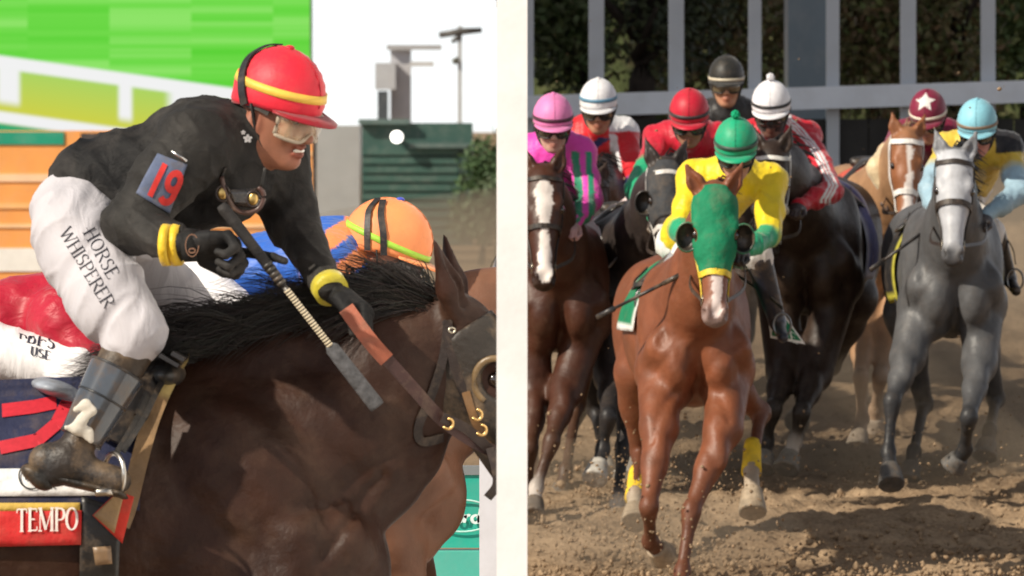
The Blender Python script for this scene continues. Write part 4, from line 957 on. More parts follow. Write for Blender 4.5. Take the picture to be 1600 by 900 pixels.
# unseen block added left of frame to shade the far rail and the trees
gs = empty('added_shade_block', (-14, 56, .2), 'tall grey block added out of view on the left to shade the far rail', 'added_shade_block')
mb = MB(); mb.box((-13, 47, .1), (-12.6, 77, 20), (.4, .4, .4)); mb.part('wall', PAINT, gs, smooth=False, world=True)
mb = MB(); mb.box((-18, 46.5, 20.02), (-11.8, 77.5, 20.4), (.3, .3, .32)); mb.part('roof', PAINT, gs, smooth=False, world=True)
for i in range(8): mb = MB(); mb.box((-17.5 + i * .6, 47.5, .1), (-16.95 + i * .6, 76.5, 8 - i * .9), (.35, .35, .36)); mb.part('tier', PAINT, gs, smooth=False, world=True)

# ================================================================ right view: the field of racehorses
YAW = lambda d: R(-90 + d)
def fleg(*p): return [at(*q) for q in p]
def stifle(loc, yaw, y, k=1., x=-.78, z=.98):
    c, s = math.cos(yaw), math.sin(yaw); l = V(x, .2 * y, z) * k; return np.asarray(loc) + V(c * l[0] - s * l[1], s * l[0] + c * l[1], l[2])
def hloc(px, Y, dz=-.05): X = (px - 800) * Y / FPX; return V(X, Y, float(gz(X, Y)) + dz)
def hleg(loc, yaw, y, *p, k=1., x=-.78, z=.98): return [stifle(loc, yaw, y, k, x, z)] + [at(*q) for q in p]
def loc2w(loc, yaw, p, k=1.):
    c, s = math.cos(yaw), math.sin(yaw); return np.asarray(loc) + V(c * p[0] - s * p[1], s * p[0] + c * p[1], p[2]) * k
def riderlegs(h, pel=(-.5, 0, 1.62), kx=-.18, ov={}):
    """legs tucked on both sides of the horse; a = right (negative local y)"""
    yaw = h['root'].rotation_euler[2]; W = lambda *p: loc2w(h['loc'], yaw, p, h['k']); J = dict(pel=W(*pel))
    for k, y in (('a', -1), ('b', 1)):
        J['hi' + k] = W(pel[0] + .04, .09 * y, pel[2] - .05); J['k' + k] = W(kx, .24 * y, 1.40); J['an' + k] = W(-.34, .335 * y, 1.16); J['to' + k] = W(-.18, .36 * y, 1.10)
    J.update(ov); return J
WHITE = (.74, .72, .70); BLK = (.016, .016, .018)
CHEST = dict(body=(.185, .060, .027), under=(.17, .058, .028), leg=(.12, .042, .021), mane=(.16, .055, .025), hoof=(.34, .27, .19), muzzle=(.20, .14, .125))
BAY = dict(body=(.055, .018, .009), leg=(.06, .028, .016), mane=BLACKH, hoof=(.13, .11, .09))
DARK = dict(body=(.030, .018, .013), leg=(.022, .017, .014), mane=BLACKH, hoof=(.20, .18, .15))
BLKC = dict(body=(.030, .023, .021), leg=(.018, .018, .02), mane=BLACKH, hoof=(.42, .40, .36))
PALE = dict(body=(.34, .19, .10), leg=(.36, .25, .17), mane=(.3, .17, .1), hoof=(.4, .33, .26), head=(.25, .095, .04), muzzle=(.3, .2, .16))
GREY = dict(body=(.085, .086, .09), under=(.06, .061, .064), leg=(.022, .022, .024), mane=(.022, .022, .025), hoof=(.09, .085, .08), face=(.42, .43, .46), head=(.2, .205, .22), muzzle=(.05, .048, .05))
HG = 'horses of the galloping field'; RG = 'jockeys of the galloping field'; SG = 'saddle cloths of the galloping field'; SDG = 'racing saddles of the galloping field'; CG = 'riding crops of the galloping field'

# --- the leader: chestnut in a green hood
yw = YAW(4); lo = hloc(1080, 38.7, -.07); kk = 1.05
H1 = horse('bright chestnut racehorse in green blinker hood leading the field', HG, lo, yw, at(1117, 302, 37.8), at(1118, 503, 37.55), dict(
    rf=fleg((1030, 668, 38.2), (1014, 792, 37.95), (1016, 846, 38.12), (1036, 868, 38.25)), lf=fleg((1130, 670, 38.2), (1080, 800, 37.95), (1066, 893, 37.85), (1058, 945, 37.7)),
    rh=hleg(lo, yw, -1, (1000, 706, 39.75), (992, 775, 39.35), (992, 815, 39.2), k=kk), lh=hleg(lo, yw, 1, (1188, 645, 39.7), (1174, 735, 39.35), (1176, 800, 39.2), k=kk)), CHEST, scale=kk, cell=.0115,
    blaze=([.3, .5, .75, .9, .98], [.03, .032, .022, .022, .012], (.66, .56, .53)), ears=((.25, .42), (.3, .30)), mane=60, earlen=.16, grooves=[([(1080, 545), (1084, 600), (1086, 668)], 8, .016), ([(1018, 692), (1030, 645), (1056, 615), (1082, 602)], 7, .012), ([(1140, 660), (1124, 620), (1104, 604), (1086, 600)], 7, .012),
    ([(1156, 535), (1122, 560), (1098, 590)], 9, .012), ([(1040, 520), (1060, 552), (1078, 585)], 9, .012), ([(1006, 610), (1018, 570), (1030, 530)], 10, .012), ([(1060, 655), (1074, 640), (1072, 618)], 6, .008), ([(1108, 655), (1098, 640), (1102, 620)], 6, .008), ([(1172, 640), (1166, 590), (1160, 550)], 10, .010), ([(1050, 470), (1046, 510), (1052, 550)], 10, -.008), ([(1000, 560), (1012, 600), (1010, 650)], 10, -.008)], sock=dict(lh=(.42, .34, .25), rh=(.5, .42, .32)))
for nm in ('lh',):
    a, b = H1['T'](at(1176, 692, 39.52)), H1['T'](at(1174, 738, 39.35)); v, f = tube(spline([a, b], 6), [.042, .046, .047, .048, .052, .054], 14, ref=(1, 0, 0)); part('leg_wrap', v, f, CLOTHM, H1['root'], color=(.75, .5, .03))
a, b = H1['T'](at(996, 735, 39.6)), H1['T'](at(992, 778, 39.35)); v, f = tube(spline([a, b], 6), [.042, .046, .047, .048, .052, .054], 14, ref=(1, 0, 0)); part('leg_wrap', v, f, CLOTHM, H1['root'], color=(.75, .5, .03))
def hood(h, color, t1=.56, lat=.012, cup=True, cupcol=None, name='hood'):
    HD, a, sd, fr, q = h['HD'], h['a'], h['sd'], h['fr'], h['q']; S = SDF(); ax = [a, sd, fr]; c = color
    S.ell(HD(.13, 0, -.02), V(.14, .09, .092) * q, ax=ax, k=.04, c=c); S.cap(HD(.1, 0, -.005), HD(.42, 0, -.01), .087 * q, .08 * q, k=.04, c=c, flat=(fr, .9)); S.cap(HD(.4, 0, -.005), HD(.85, 0, -.012), .072 * q, .047 * q, k=.05, c=c); S.cap(HD(.42, 0, -.07), HD(.88, 0, -.055), .05 * q, .034 * q, k=.05, c=c)
    for y in (-1, 1): S.ell(HD(.31, .053 * y, -.082), V(.115, .034, .093) * q, ax=ax, k=.035, c=c); S.ell(HD(.285, .072 * y, .03), V(.05, .026, .026) * q, ax=ax, k=.02, c=c); S.ell(HD(.0, .062 * y, .0), V(.05, .034, .05) * q, ax=ax, k=.01, sub=True); S.ell(HD(.345, .105 * y, .02), V(.042, .04, .042) * q, ax=ax, k=.01, sub=True)
    o, b, _ = S.build(name, .0085, CLOTHM, h['root'], inflate=.007, clip=[(HD(t1, 0, .09), a + fr * .35), (HD(-.04, 0, 0), -a)])
    if cup:
        for y in (-1, 1):
            e = HD(.35, .088 * y, .006); back = nrm(-a * .15 + sd * y * .9 - fr * .25); opn = nrm(fr * .9 + a * .5 + sd * y * .12); v = []; n, m = 20, 7
            sid = nrm(np.cross(opn, back)); bk2 = nrm(np.cross(sid, opn))
            for j in range(m + 1):
                th = R(88) * j / m
                for i in range(n): ph = 2 * math.pi * i / n; rr_ = .066 * q * math.cos(th); v.append(e + bk2 * .034 * q * 1 + (bk2 * math.cos(ph) * .8 + sid * math.sin(ph) * 1.05) * rr_ - opn * (.055 * q * math.sin(th) - .018))
            v = np.array(v); f = [(j * n + i, j * n + (i + 1) % n, (j + 1) * n + (i + 1) % n, (j + 1) * n + i) for j in range(m) for i in range(n)]
            ct = v.mean(0); v2 = np.vstack([v, ct + (v - ct) * .86 + opn * .004]); N = len(v); F = f + [tuple(x + N for x in r_[::-1]) for r_ in f] + [((i + 1) % n, i, i + N, (i + 1) % n + N) for i in range(n)]
            part('blinker_cup', v2, F, LEATH, o, cols=np.array([cupcol or color] * N + [(.02, .018, .016)] * N))
    return o
hood(H1, (.012, .20, .095), t1=.60)
hwA, hwB = at(1092, 384, 38.25), at(1158, 392, 38.25)
bridle(H1, (.72, .52, .03), nose=.66, wide=.03, hands=(hwA, hwB), rein=(.05, .03, .02), brow=False)
sc1, scb = saddlecloth(H1, 'green saddle cloth with white edge under the yellow and green jockey', (.012, .19, .09), (.7, .7, .68), x0=-.04, x1=-.62, drop=.44, group=SG)
J = riderlegs(H1, ov=dict(hia=at(1112, 392, 39.15), hib=at(1160, 392, 39.15), ka=at(1074, 392, 38.8), ana=at(1018, 462, 38.95), toa=at(1006, 484, 38.75), kb=at(1184, 400, 38.8), anb=at(1214, 500, 38.95), tob=at(1222, 522, 38.75)))
J.update(h=at(1150, 226, 38.45), f=(-.06, -1, -.38), nk=at(1148, 282, 38.75), sa=at(1087, 278, 38.8), ea=at(1062, 358, 38.6), wa=hwA, sb=at(1202, 282, 38.8), eb=at(1202, 368, 38.55), wb=hwB)
YEL, GRN = (.80, .60, .02), (.012, .33, .16)
def pxy(v): return 800 + FPX * v[:, 0] / v[:, 1], HZN + (CAMH - v[:, 2]) * FPX / v[:, 1]
rider('jockey in yellow jacket and emerald cap riding the green hooded leader', RG, J, dict(torso=YEL, upa=YEL, upb=YEL, foa=GRN, fob=GRN, breeches=WHITE, boot=(.02, .024, .04), boota=(.30, .31, .33), glove=(.03, .03, .03), cap=(.012, .36, .18)),
      hopt=dict(pom=True, band=(-3, 6, (.03, .07, .05)), gstrap=None), seed=3, cell=.0095, skin=(.5, .27, .19))
saddle(H1, (J['toa'], J['tob']), 'small black racing saddle under the yellow and green jockey', group=SDG)
def flap(parent, h, px, Y, color, edge, ew=6, name='cloth_corner'):
    """stiff corner of a saddle cloth standing off the flank; px: outline in the picture, Y: its depth"""
    P = np.array([h['T'](at(x, y, yy)) for (x, y), yy in zip(px, Y)]); c = P.mean(0); Q = c + (P - c) * (1 - ew / 40.); n = len(P); nn = nrm(np.cross(P[1] - P[0], P[2] - P[0]))
    for nm, A, cl_, o_, t in ((name, P, edge, 0., .006), (name, Q, color, -.0015, .009)):
        v = np.vstack([A + nn * o_, A + nn * (o_ + t)]); f = [tuple(range(n))[::-1], tuple(range(n, 2 * n))] + [(i, (i + 1) % n, (i + 1) % n + n, i + n) for i in range(n)]; part(nm, v, f, CLOTHM, parent, color=cl_, smooth=False)
flap(sc1, H1, [(1196, 470), (1214, 476), (1258, 538), (1204, 528)], (38.95, 38.95, 39.0, 38.95), (.012, .19, .09), (.75, .75, .73))
lettering('lettering', 'RE', H1['T'](at(1220, 526, 38.9)), V(0, .062, -.028), V(0, -.012, .055), None, V(-1, 0, 0), sc1, (.7, .75, .7), off=.0)
flap(sc1, H1, [(1000, 492), (1026, 476), (1012, 506), (990, 516)], (38.9, 38.9, 38.9, 38.9), (.012, .25, .12), (.75, .75, .73))

# --- black number four in a dark hood
yw = YAW(8); lo = hloc(984, 41.9)
H2 = horse('blackish racehorse wearing a grey hood just left of the leader', HG, lo, yw, at(1040, 262, 40.9), at(1046, 425, 40.65), dict(
    rf=fleg((955, 590, 41.4), (950, 652, 41.0), (942, 702, 41.05), (929, 748, 40.9)), lf=fleg((985, 600, 41.4), (974, 700, 41.15), (964, 788, 41.05), (957, 828, 40.9)),
    rh=hleg(lo, yw, -1, (930, 640, 43.0), (942, 700, 42.7), (945, 740, 42.5)), lh=hleg(lo, yw, 1, (1012, 648, 42.7), (1002, 700, 42.3), (976, 746, 42.1))), BLKC, sock=dict(lf=(.5, .45, .4)), mane=60)
hood(H2, (.05, .052, .056), t1=.5, cupcol=(.03, .03, .032))
hwA, hwB = at(1026, 345, 41.0), at(1098, 335, 41.20)
bridle(H2, (.6, .58, .55), nose=.64, hands=(hwA, hwB))
sc2, scb2 = saddlecloth(H2, 'dark navy saddle cloth numbered four on the blackish racehorse', (.03, .03, .045), (.05, .05, .06), group=SG)
flap(sc2, H2, [(940, 432), (958, 436), (952, 486), (932, 482)], (41.75, 41.7, 41.75, 41.8), (.03, .032, .05), (.035, .035, .05))
lettering('number', '4', H2['T'](at(935, 476, 41.68)), V(0, .085, .0), V(0, .025, .10), None, V(-1, 0, 0), sc2, (.75, .74, .72), off=0)
J = riderlegs(H2, ov=dict(pel=at(1058, 282, 42.4), hia=at(1035, 300, 42.35), hib=at(1080, 300, 42.35))); RED = (.52, .012, .035)
J.update(h=at(1077, 178, 41.60), f=(-.05, -1, -.34), nk=at(1076, 222, 41.90), sa=at(1032, 218, 41.95), ea=at(994, 298, 41.45), wa=hwA, sb=at(1122, 218, 41.95), eb=at(1138, 292, 41.70), wb=hwB)
rider('jockey in crimson cap and red jacket with green sleeves behind the leader', RG, J, dict(torso=RED, upa=RED, up2a=(.015, .36, .17), upb=RED, foa=(.015, .36, .17), fob=(.015, .36, .17), breeches=(.72, .60, .58), boot=BLK, glove=(.03, .03, .03), cap=RED),
      hopt=dict(band=(-4, 4, (.04, .03, .035)), gstrap=None), seed=4, skin=(.32, .17, .11))
saddle(H2, (J['toa'], J['tob']), 'small black racing saddle under the crimson capped jockey', group=SDG)

# --- bay with the white blaze at the divider
yw = YAW(2); lo = hloc(872, 41.5)
H3 = horse('bay racehorse with broad white blaze beside the white wall', HG, lo, yw, at(848, 272, 40.7), at(850, 446, 40.4), dict(
    rf=fleg((836, 620, 41.2), (828, 700, 40.9), (824, 770, 41.0), (822, 800, 41.0)), lf=fleg((885, 610, 41.1), (862, 690, 40.8), (838, 762, 40.75), (832, 806, 40.6)),
    rh=hleg(lo, yw, -1, (830, 640, 42.8), (835, 730, 42.5), (835, 770, 42.4)), lh=hleg(lo, yw, 1, (902, 630, 42.6), (884, 735, 42.2), (873, 785, 42.1))), BAY, sock=dict(lf=(.5, .45, .4)), mane=90,
    blaze=([.1, .2, .32, .5, .7, .9, .98], [.01, .048, .042, .022, .03, .034, .02], (.68, .62, .58)))
hwA, hwB = at(842, 352, 40.95), at(895, 352, 40.95)
bridle(H3, (.02, .015, .013), nose=.56, hands=(hwA, hwB))
saddlecloth(H3, 'black saddle cloth beneath the pink jockey on the blazed bay', (.02, .02, .022), (.03, .03, .03), group=SG)
J = riderlegs(H3); PNK = (.72, .06, .42)
J.update(h=at(864, 186, 41.28), f=(.06, -1, -.24), nk=at(868, 238, 41.58), sa=at(828, 236, 41.58), ea=at(818, 305, 41.38), wa=hwA, sb=at(906, 240, 41.53), eb=at(924, 312, 41.28), wb=hwB)
def paintpink(v, c):
    x, y = pxy(v); e, s_ = J['eb'], J['sb']
    for base, wdt, colr in ((-9, 6, (.02, .22, .12)), (11, 5, (.02, .26, .14))):
        ln = np.interp(y, [225, 300, 345], [906, 914, 912]) + base; m = (np.abs(x - ln) < wdt) & (y > 238) & (y < 335); c[m] = colr
    m = (y > 335) & (x > 880) & (((x + y * .6) % 14) < 7); c[m] = (.02, .2, .11)
    return c
rider('jockey in magenta jacket and pink cap beside the white wall', RG, J, dict(torso=PNK, upa=PNK, upb=PNK, foa=PNK, fob=PNK, breeches=WHITE, boot=(.25, .25, .3), glove=(.5, .3, .3), cap=(.75, .22, .48)), hopt=dict(band=(-5, 3, (.07, .02, .04)), gstrap=None), seed=5, paint=paintpink, skin=(.55, .34, .27))
saddle(H3, (J['toa'], J['tob']), 'small black racing saddle under the pink jockey', group=SDG)

# --- dark bay between the pink rider and number four
yw = YAW(-2); lo = hloc(945, 44.6)
H4 = horse('dark bay racehorse half hidden between the blazed bay and the blackish horse', HG, lo, yw, at(926, 282, 43.7), at(926, 415, 43.5), dict(
    rf=fleg((915, 560, 44.3), (906, 640, 44.0), (890, 690, 44.1), (880, 720, 44.1)), lf=fleg((970, 560, 44.3), (965, 650, 44.0), (960, 700, 44.1), (955, 740, 44.0)),
    rh=hleg(lo, yw, -1, (910, 600, 45.8), (915, 670, 45.5), (915, 710, 45.4)), lh=hleg(lo, yw, 1, (975, 600, 45.8), (975, 670, 45.5), (975, 710, 45.4))), dict(DARK, muzzle=(.16, .075, .035)), mane=60, cell=.018)
hwA, hwB = at(915, 325, 44.10), at(958, 325, 44.10)
bridle(H4, (.02, .016, .014), nose=.6, hands=(hwA, hwB))
J = riderlegs(H4); R2 = (.60, .015, .025); W2 = (.72, .72, .74)
J.update(h=at(935, 160, 44.20), f=(-.05, -1, -.22), nk=at(936, 212, 44.50), sa=at(900, 208, 44.55), ea=at(893, 280, 44.30), wa=hwA, sb=at(975, 208, 44.55), eb=at(990, 290, 44.20), wb=hwB)
def paintred(v, c):
    x, y = pxy(v); m = (x > 952) & (y < 205); c[m] = W2; m = (np.abs(x - y * .12 - 932) < 6) & (y > 208); c[m] = W2
    m = (np.abs((x - 925) + (y - 232) * 1.2) < 9) & (y > 215) & (y < 250) & (x < 955); c[m] = (.03, .04, .16); return c
rider('jockey in white cap with blue band and red, white and blue jacket', RG, J, dict(torso=R2, upa=R2, upb=R2, up2b=R2, foa=(.05, .15, .5), fob=(.05, .15, .5), breeches=W2, boot=BLK, glove=(.1, .08, .08), cap=(.74, .74, .76)), hopt=dict(band=(2, 10, (.09, .22, .33)), gstrap=None), seed=6, paint=paintred, skin=(.42, .22, .14))
saddle(H4, (J['toa'], J['tob']), 'small black racing saddle under the blue banded white cap', group=SDG)

# --- black capped rider at the back
yw = YAW(0); lo = hloc(1128, 47.0)
H8 = horse('nearly hidden dark brown racehorse at the back of the field', HG, lo, yw, at(1128, 215, 46.1), at(1128, 345, 45.9), dict(
    rf=fleg((1105, 520, 46.7), (1100, 600, 46.4), (1098, 660, 46.5), (1098, 690, 46.5)), lf=fleg((1155, 520, 46.7), (1155, 600, 46.4), (1152, 660, 46.5), (1152, 690, 46.5)),
    rh=hleg(lo, yw, -1, (1100, 560, 48.2), (1105, 630, 48.0), (1105, 665, 47.9)), lh=hleg(lo, yw, 1, (1160, 560, 48.2), (1155, 630, 48.0), (1155, 665, 47.9))), DARK, mane=40, cell=.02)
hwA, hwB = at(1110, 285, 46.60), at(1158, 285, 46.60); bridle(H8, (.02, .016, .014), hands=(hwA, hwB))
J = riderlegs(H8); BK = (.02, .019, .02)
J.update(h=at(1135, 122, 46.80), f=(-.02, -1, -.12), nk=at(1138, 172, 47.05), sa=at(1102, 180, 47.05), ea=at(1090, 245, 46.90), wa=hwA, sb=at(1176, 182, 47.05), eb=at(1186, 245, 46.90), wb=hwB)
rider('jockey in black cap with cream band rising behind the crimson cap', RG, J, dict(torso=BK, upa=BK, upb=BK, foa=BK, fob=BK, breeches=WHITE, boot=BLK, glove=BK, cap=(.022, .022, .02), lens=(.12, .09, .05)), hopt=dict(band=(-12, -5, (.62, .55, .42)), gstrap=None), seed=7, skin=(.5, .26, .16), cell=.014)
saddle(H8, (J['toa'], J['tob']), 'small black racing saddle under the black capped jockey', group=SDG)

# --- dark brown hull right of the leader
yw = YAW(-7); lo = hloc(1268, 42.9)
H5 = horse('dark brown racehorse looming right behind the leader', HG, lo, yw, at(1206, 238, 41.9), at(1200, 400, 41.7), dict(
    rf=fleg((1225, 580, 42.4), (1208, 640, 42.0), (1198, 690, 42.1), (1190, 732, 42.0)), lf=fleg((1272, 585, 42.4), (1252, 645, 42.0), (1242, 690, 42.05), (1228, 732, 41.95)),
    rh=hleg(lo, yw, -1, (1255, 620, 44.0), (1245, 680, 43.6), (1240, 715, 43.5)), lh=hleg(lo, yw, 1, (1300, 570, 44.0), (1262, 625, 43.7), (1245, 660, 43.5))), DARK, mane=60, scale=1.07, sock=dict(lf=(.4, .34, .28)))
hwA, hwB = at(1200, 325, 42.25), at(1248, 322, 42.00)
bridle(H5, (.7, .68, .64), nose=.6, hands=(hwA, hwB), sheep=True)
sc5, _ = saddlecloth(H5, 'royal blue saddle cloth with pale edge on the dark brown racehorse', (.03, .035, .14), (.42, .42, .5), x0=-.1, x1=-.7, drop=.6, group=SG)
flap(sc5, H5, [(1284, 362), (1300, 372), (1333, 432), (1298, 460)], (43.1, 43.1, 43.15, 43.1), (.03, .035, .16), (.45, .45, .52))
J = riderlegs(H5, ov=dict(pel=at(1228, 288, 43.4), hia=at(1210, 305, 43.35), hib=at(1250, 305, 43.35), kb=at(1262, 335, 42.8), anb=at(1295, 425, 43.0), tob=at(1300, 450, 42.8)))
R6 = (.55, .012, .03)
J.update(h=at(1205, 164, 42.65), f=(-.1, -1, -.3), nk=at(1208, 210, 42.95), sa=at(1172, 214, 42.95), ea=at(1165, 290, 42.75), wa=hwA, sb=at(1258, 214, 42.95), eb=at(1300, 298, 42.35), wb=hwB)
def paintst(v, c):
    x, y = pxy(v); e = J['eb']
    ln = np.interp(y, [185, 200, 230, 260, 290, 312], [1228, 1245, 1272, 1288, 1302, 1290]); d_ = x - ln
    for o_ in (-6, 0, 6): c[(np.abs(d_ - o_) < 2.1) & (y > 180) & (y < 318)] = (.78, .78, .8)
    return c
rider('jockey in white pompom cap and red jacket with three white sleeve stripes', RG, J, dict(torso=R6, upa=R6, upb=R6, foa=R6, fob=R6, breeches=(.74, .66, .66), boot=BLK, glove=(.04, .025, .025), cap=(.78, .77, .8)), hopt=dict(band=(-3, 4, (.02, .02, .022)), pom=True, gstrap=None), seed=8, paint=paintst, skin=(.15, .08, .06), mask=(.012, .012, .012), cell=.0065)
saddle(H5, (J['toa'], J['tob']), 'small black racing saddle under the pompom capped jockey', group=SDG)

# --- pale chestnut at the back right
yw = YAW(9); lo = hloc(1378, 45.0)
H6 = horse('pale dusty chestnut racehorse with white blaze and white bridle', HG, lo, yw, at(1417, 214, 43.9), at(1416, 358, 43.7), dict(
    rf=fleg((1348, 520, 44.6), (1345, 590, 44.2), (1348, 655, 44.2), (1338, 700, 44.05)), lf=fleg((1388, 520, 44.6), (1375, 590, 44.3), (1368, 640, 44.45), (1366, 672, 44.5)),
    rh=hleg(lo, yw, -1, (1345, 560, 46.2), (1352, 630, 45.9), (1350, 668, 45.8)), lh=hleg(lo, yw, 1, (1408, 580, 46.2), (1412, 640, 45.9), (1410, 668, 45.8))), PALE, mane=60, cell=.016,
    blaze=([.12, .2, .3, .38, .55, .8, .97], [.012, .025, .01, .012, .026, .03, .03], (.7, .64, .6)))
hwA, hwB = at(1388, 300, 44.40), at(1440, 300, 44.40)
bridle(H6, (.75, .73, .7), nose=.66, hands=(hwA, hwB), wide=.032)
saddlecloth(H6, 'faded red saddle cloth on the pale dusty chestnut', (.5, .09, .06), (.5, .2, .15), group=SG)
J = riderlegs(H6, ov=dict(pel=at(1436, 282, 45.5), hia=at(1415, 298, 45.45), hib=at(1458, 298, 45.45))); MR = (.20, .012, .045); CRM = (.68, .54, .34)
J.update(h=at(1450, 176, 44.80), f=(-.2, -1, -.42), nk=at(1442, 212, 45.10), sa=at(1412, 214, 45.10), ea=at(1372, 262, 44.40), wa=hwA, sb=at(1482, 212, 45.10), eb=at(1490, 270, 44.90), wb=hwB)
rider('jockey in maroon cap with a white star on the pale chestnut', RG, J, dict(torso=MR, upa=MR, up2a=CRM, upb=MR, foa=CRM, fob=CRM, breeches=WHITE, boot=BLK, glove=(.1, .07, .06), cap=MR), hopt=dict(band=(-8, -1, (.72, .66, .55)), star=((.74, .7, .68), 48), gstrap=None), seed=9, skin=(.4, .22, .15))
saddle(H6, (J['toa'], J['tob']), 'small black racing saddle under the star capped jockey', group=SDG)

# --- the grey on the right
yw = YAW(1); lo = hloc(1484, 41.7, -.02)
H7 = horse('dark grey racehorse with pale face on the right', HG, lo, yw, at(1492, 248, 40.8), at(1489, 408, 40.5), dict(
    rf=fleg((1418, 560, 41.3), (1394, 628, 41.05), (1388, 706, 41.0), (1393, 756, 40.85)), lf=fleg((1530, 570, 41.3), (1514, 652, 40.95), (1508, 702, 41.1), (1488, 730, 41.15)),
    rh=hleg(lo, yw, -1, (1444, 630, 42.9), (1428, 705, 42.5), (1420, 750, 42.4)), lh=hleg(lo, yw, 1, (1556, 622, 42.9), (1547, 672, 42.6), (1538, 712, 42.5))), GREY, grooves=[([(1484 - 55, 600), (1484 - 30, 560), (1484, 530)], 9, .010), ([(1484, 500), (1484 + 2, 550), (1484, 600)], 8, .012), ([(1484 + 55, 600), (1484 + 32, 560), (1484, 530)], 9, .010)], mane=170, manewild=.2, scale=1.03)
hwA, hwB = at(1466, 336, 41.25), at(1540, 338, 41.25)
bridle(H7, (.03, .022, .018), nose=.52, hands=(hwA, hwB), wide=.03)
saddlecloth(H7, 'black saddle cloth with yellow edge on the grey racehorse', (.018, .018, .02), (.5, .46, .06), group=SG, drop=.6)
J = riderlegs(H7, ov=dict(pel=at(1515, 290, 42.2), hia=at(1500, 305, 42.1), ka=at(1436, 376, 41.85), ana=at(1416, 455, 42.0), toa=at(1412, 480, 41.85))); YB = (.66, .47, .06); BL = (.30, .45, .55)
J.update(h=at(1527, 194, 41.45), f=(-.12, -1, -.3), nk=at(1528, 236, 41.75), sa=at(1484, 232, 41.75), ea=at(1452, 296, 41.45), wa=hwA, sb=at(1574, 232, 41.75), eb=at(1592, 302, 41.45), wb=hwB)
def paintyb(v, c):
    x, y = pxy(v); m = (x > 1555) & (y < 238) & (y > 198); c[m] = (.018, .018, .022); return c
rider('jockey in light blue cap and yellow and black jacket on the grey', RG, J, dict(torso=YB, upa=YB, up2a=BL, upb=YB, up2b=BL, foa=BL, fob=BL, breeches=WHITE, boot=BLK, glove=(.06, .06, .07), cap=(.24, .55, .66)), hopt=dict(band=(-6, 1, (.22, .15, .10)), gstrap=None), seed=10, paint=paintyb, skin=(.55, .25, .2))
saddle(H7, (J['toa'], J['tob']), 'small black racing saddle under the light blue cap', group=SDG)
def crop(label, a, b, ra=.012, rb=.008, colr=(.02, .02, .022), group=CG, flap=None):
    a = np.asarray(a); b = np.asarray(b); o = empty('riding_crop', a, label, 'riding crop', group); mb = MB(); d_ = b - a
    mb.tube([a, a + d_ * .2], [ra * 1.15, ra], 8, (.015, .015, .015)); mb.part('grip', LEATH, o, world=True)
    mb = MB(); mb.tube([a + d_ * .2, a + d_ * .78], [ra * .8, rb], 8, colr); mb.part('shaft', LEATH, o, world=True)
    mb = MB(); mb.tube([a + d_ * .78, b], [rb * 1.8, rb * 1.7], 8, flap or colr, flat=.5); mb.part('flap', LEATH, o, world=True); return o
crop('black riding crop pointing down left beside the number four', at(1062, 430, 38.1), at(932, 496, 38.3))
crop('dark riding crop held by the crimson capped jockey pointing down left', at(1018, 345, 41.6), at(906, 466, 41.2))
crop('black riding crop held across the pale chestnut by the light blue capped jockey', at(1460, 350, 41.4), at(1360, 422, 41.2))
# kicked-up dust hanging behind the leaders
def dust(name, c, r, dens, label):
    m = bpy.data.materials.new('dust_air'); m.use_nodes = True; t = m.node_tree; t.nodes.clear(); out = t.nodes.new('ShaderNodeOutputMaterial'); pv = t.nodes.new('ShaderNodeVolumePrincipled'); pv.inputs['Color'].default_value = (.80, .64, .47, 1); pv.inputs['Density'].default_value = dens; pv.inputs['Anisotropy'].default_value = .2; t.links.new(pv.outputs[0], out.inputs['Volume'])
    v, f = sphere((0, 0, 0), r, 32, 18); o = part(name, v, f, m, kind='stuff', label=label, cat='dust'); o.location = tuple(c)
dust('dust_cloud', (3.2, 50, 1.12), V(6., 9., .62), .17, 'low tan dust hanging over the track behind the field')
bpy.data.objects['dust_cloud'].rotation_euler = (math.atan(SLOPE), 0, 0)

dust('dust_puff', at(1030, 850, 38.6) + V(0, 0, .05), V(.75, .5, .22), .55, 'puff of dust around the front hooves of the chestnut leader')
dust('dust_puff', at(915, 770, 41.8), V(.8, .7, .3), .4, 'puff of dust under the left hand horses beside the white wall')
dust('dust_puff', at(1535, 725, 42.8), V(.7, .7, .3), .4, 'puff of dust under the hind hooves of the grey')
dust('dust_puff', at(1180, 730, 43.2), V(1.0, .8, .35), .35, 'puff of dust under the dark brown racehorse')

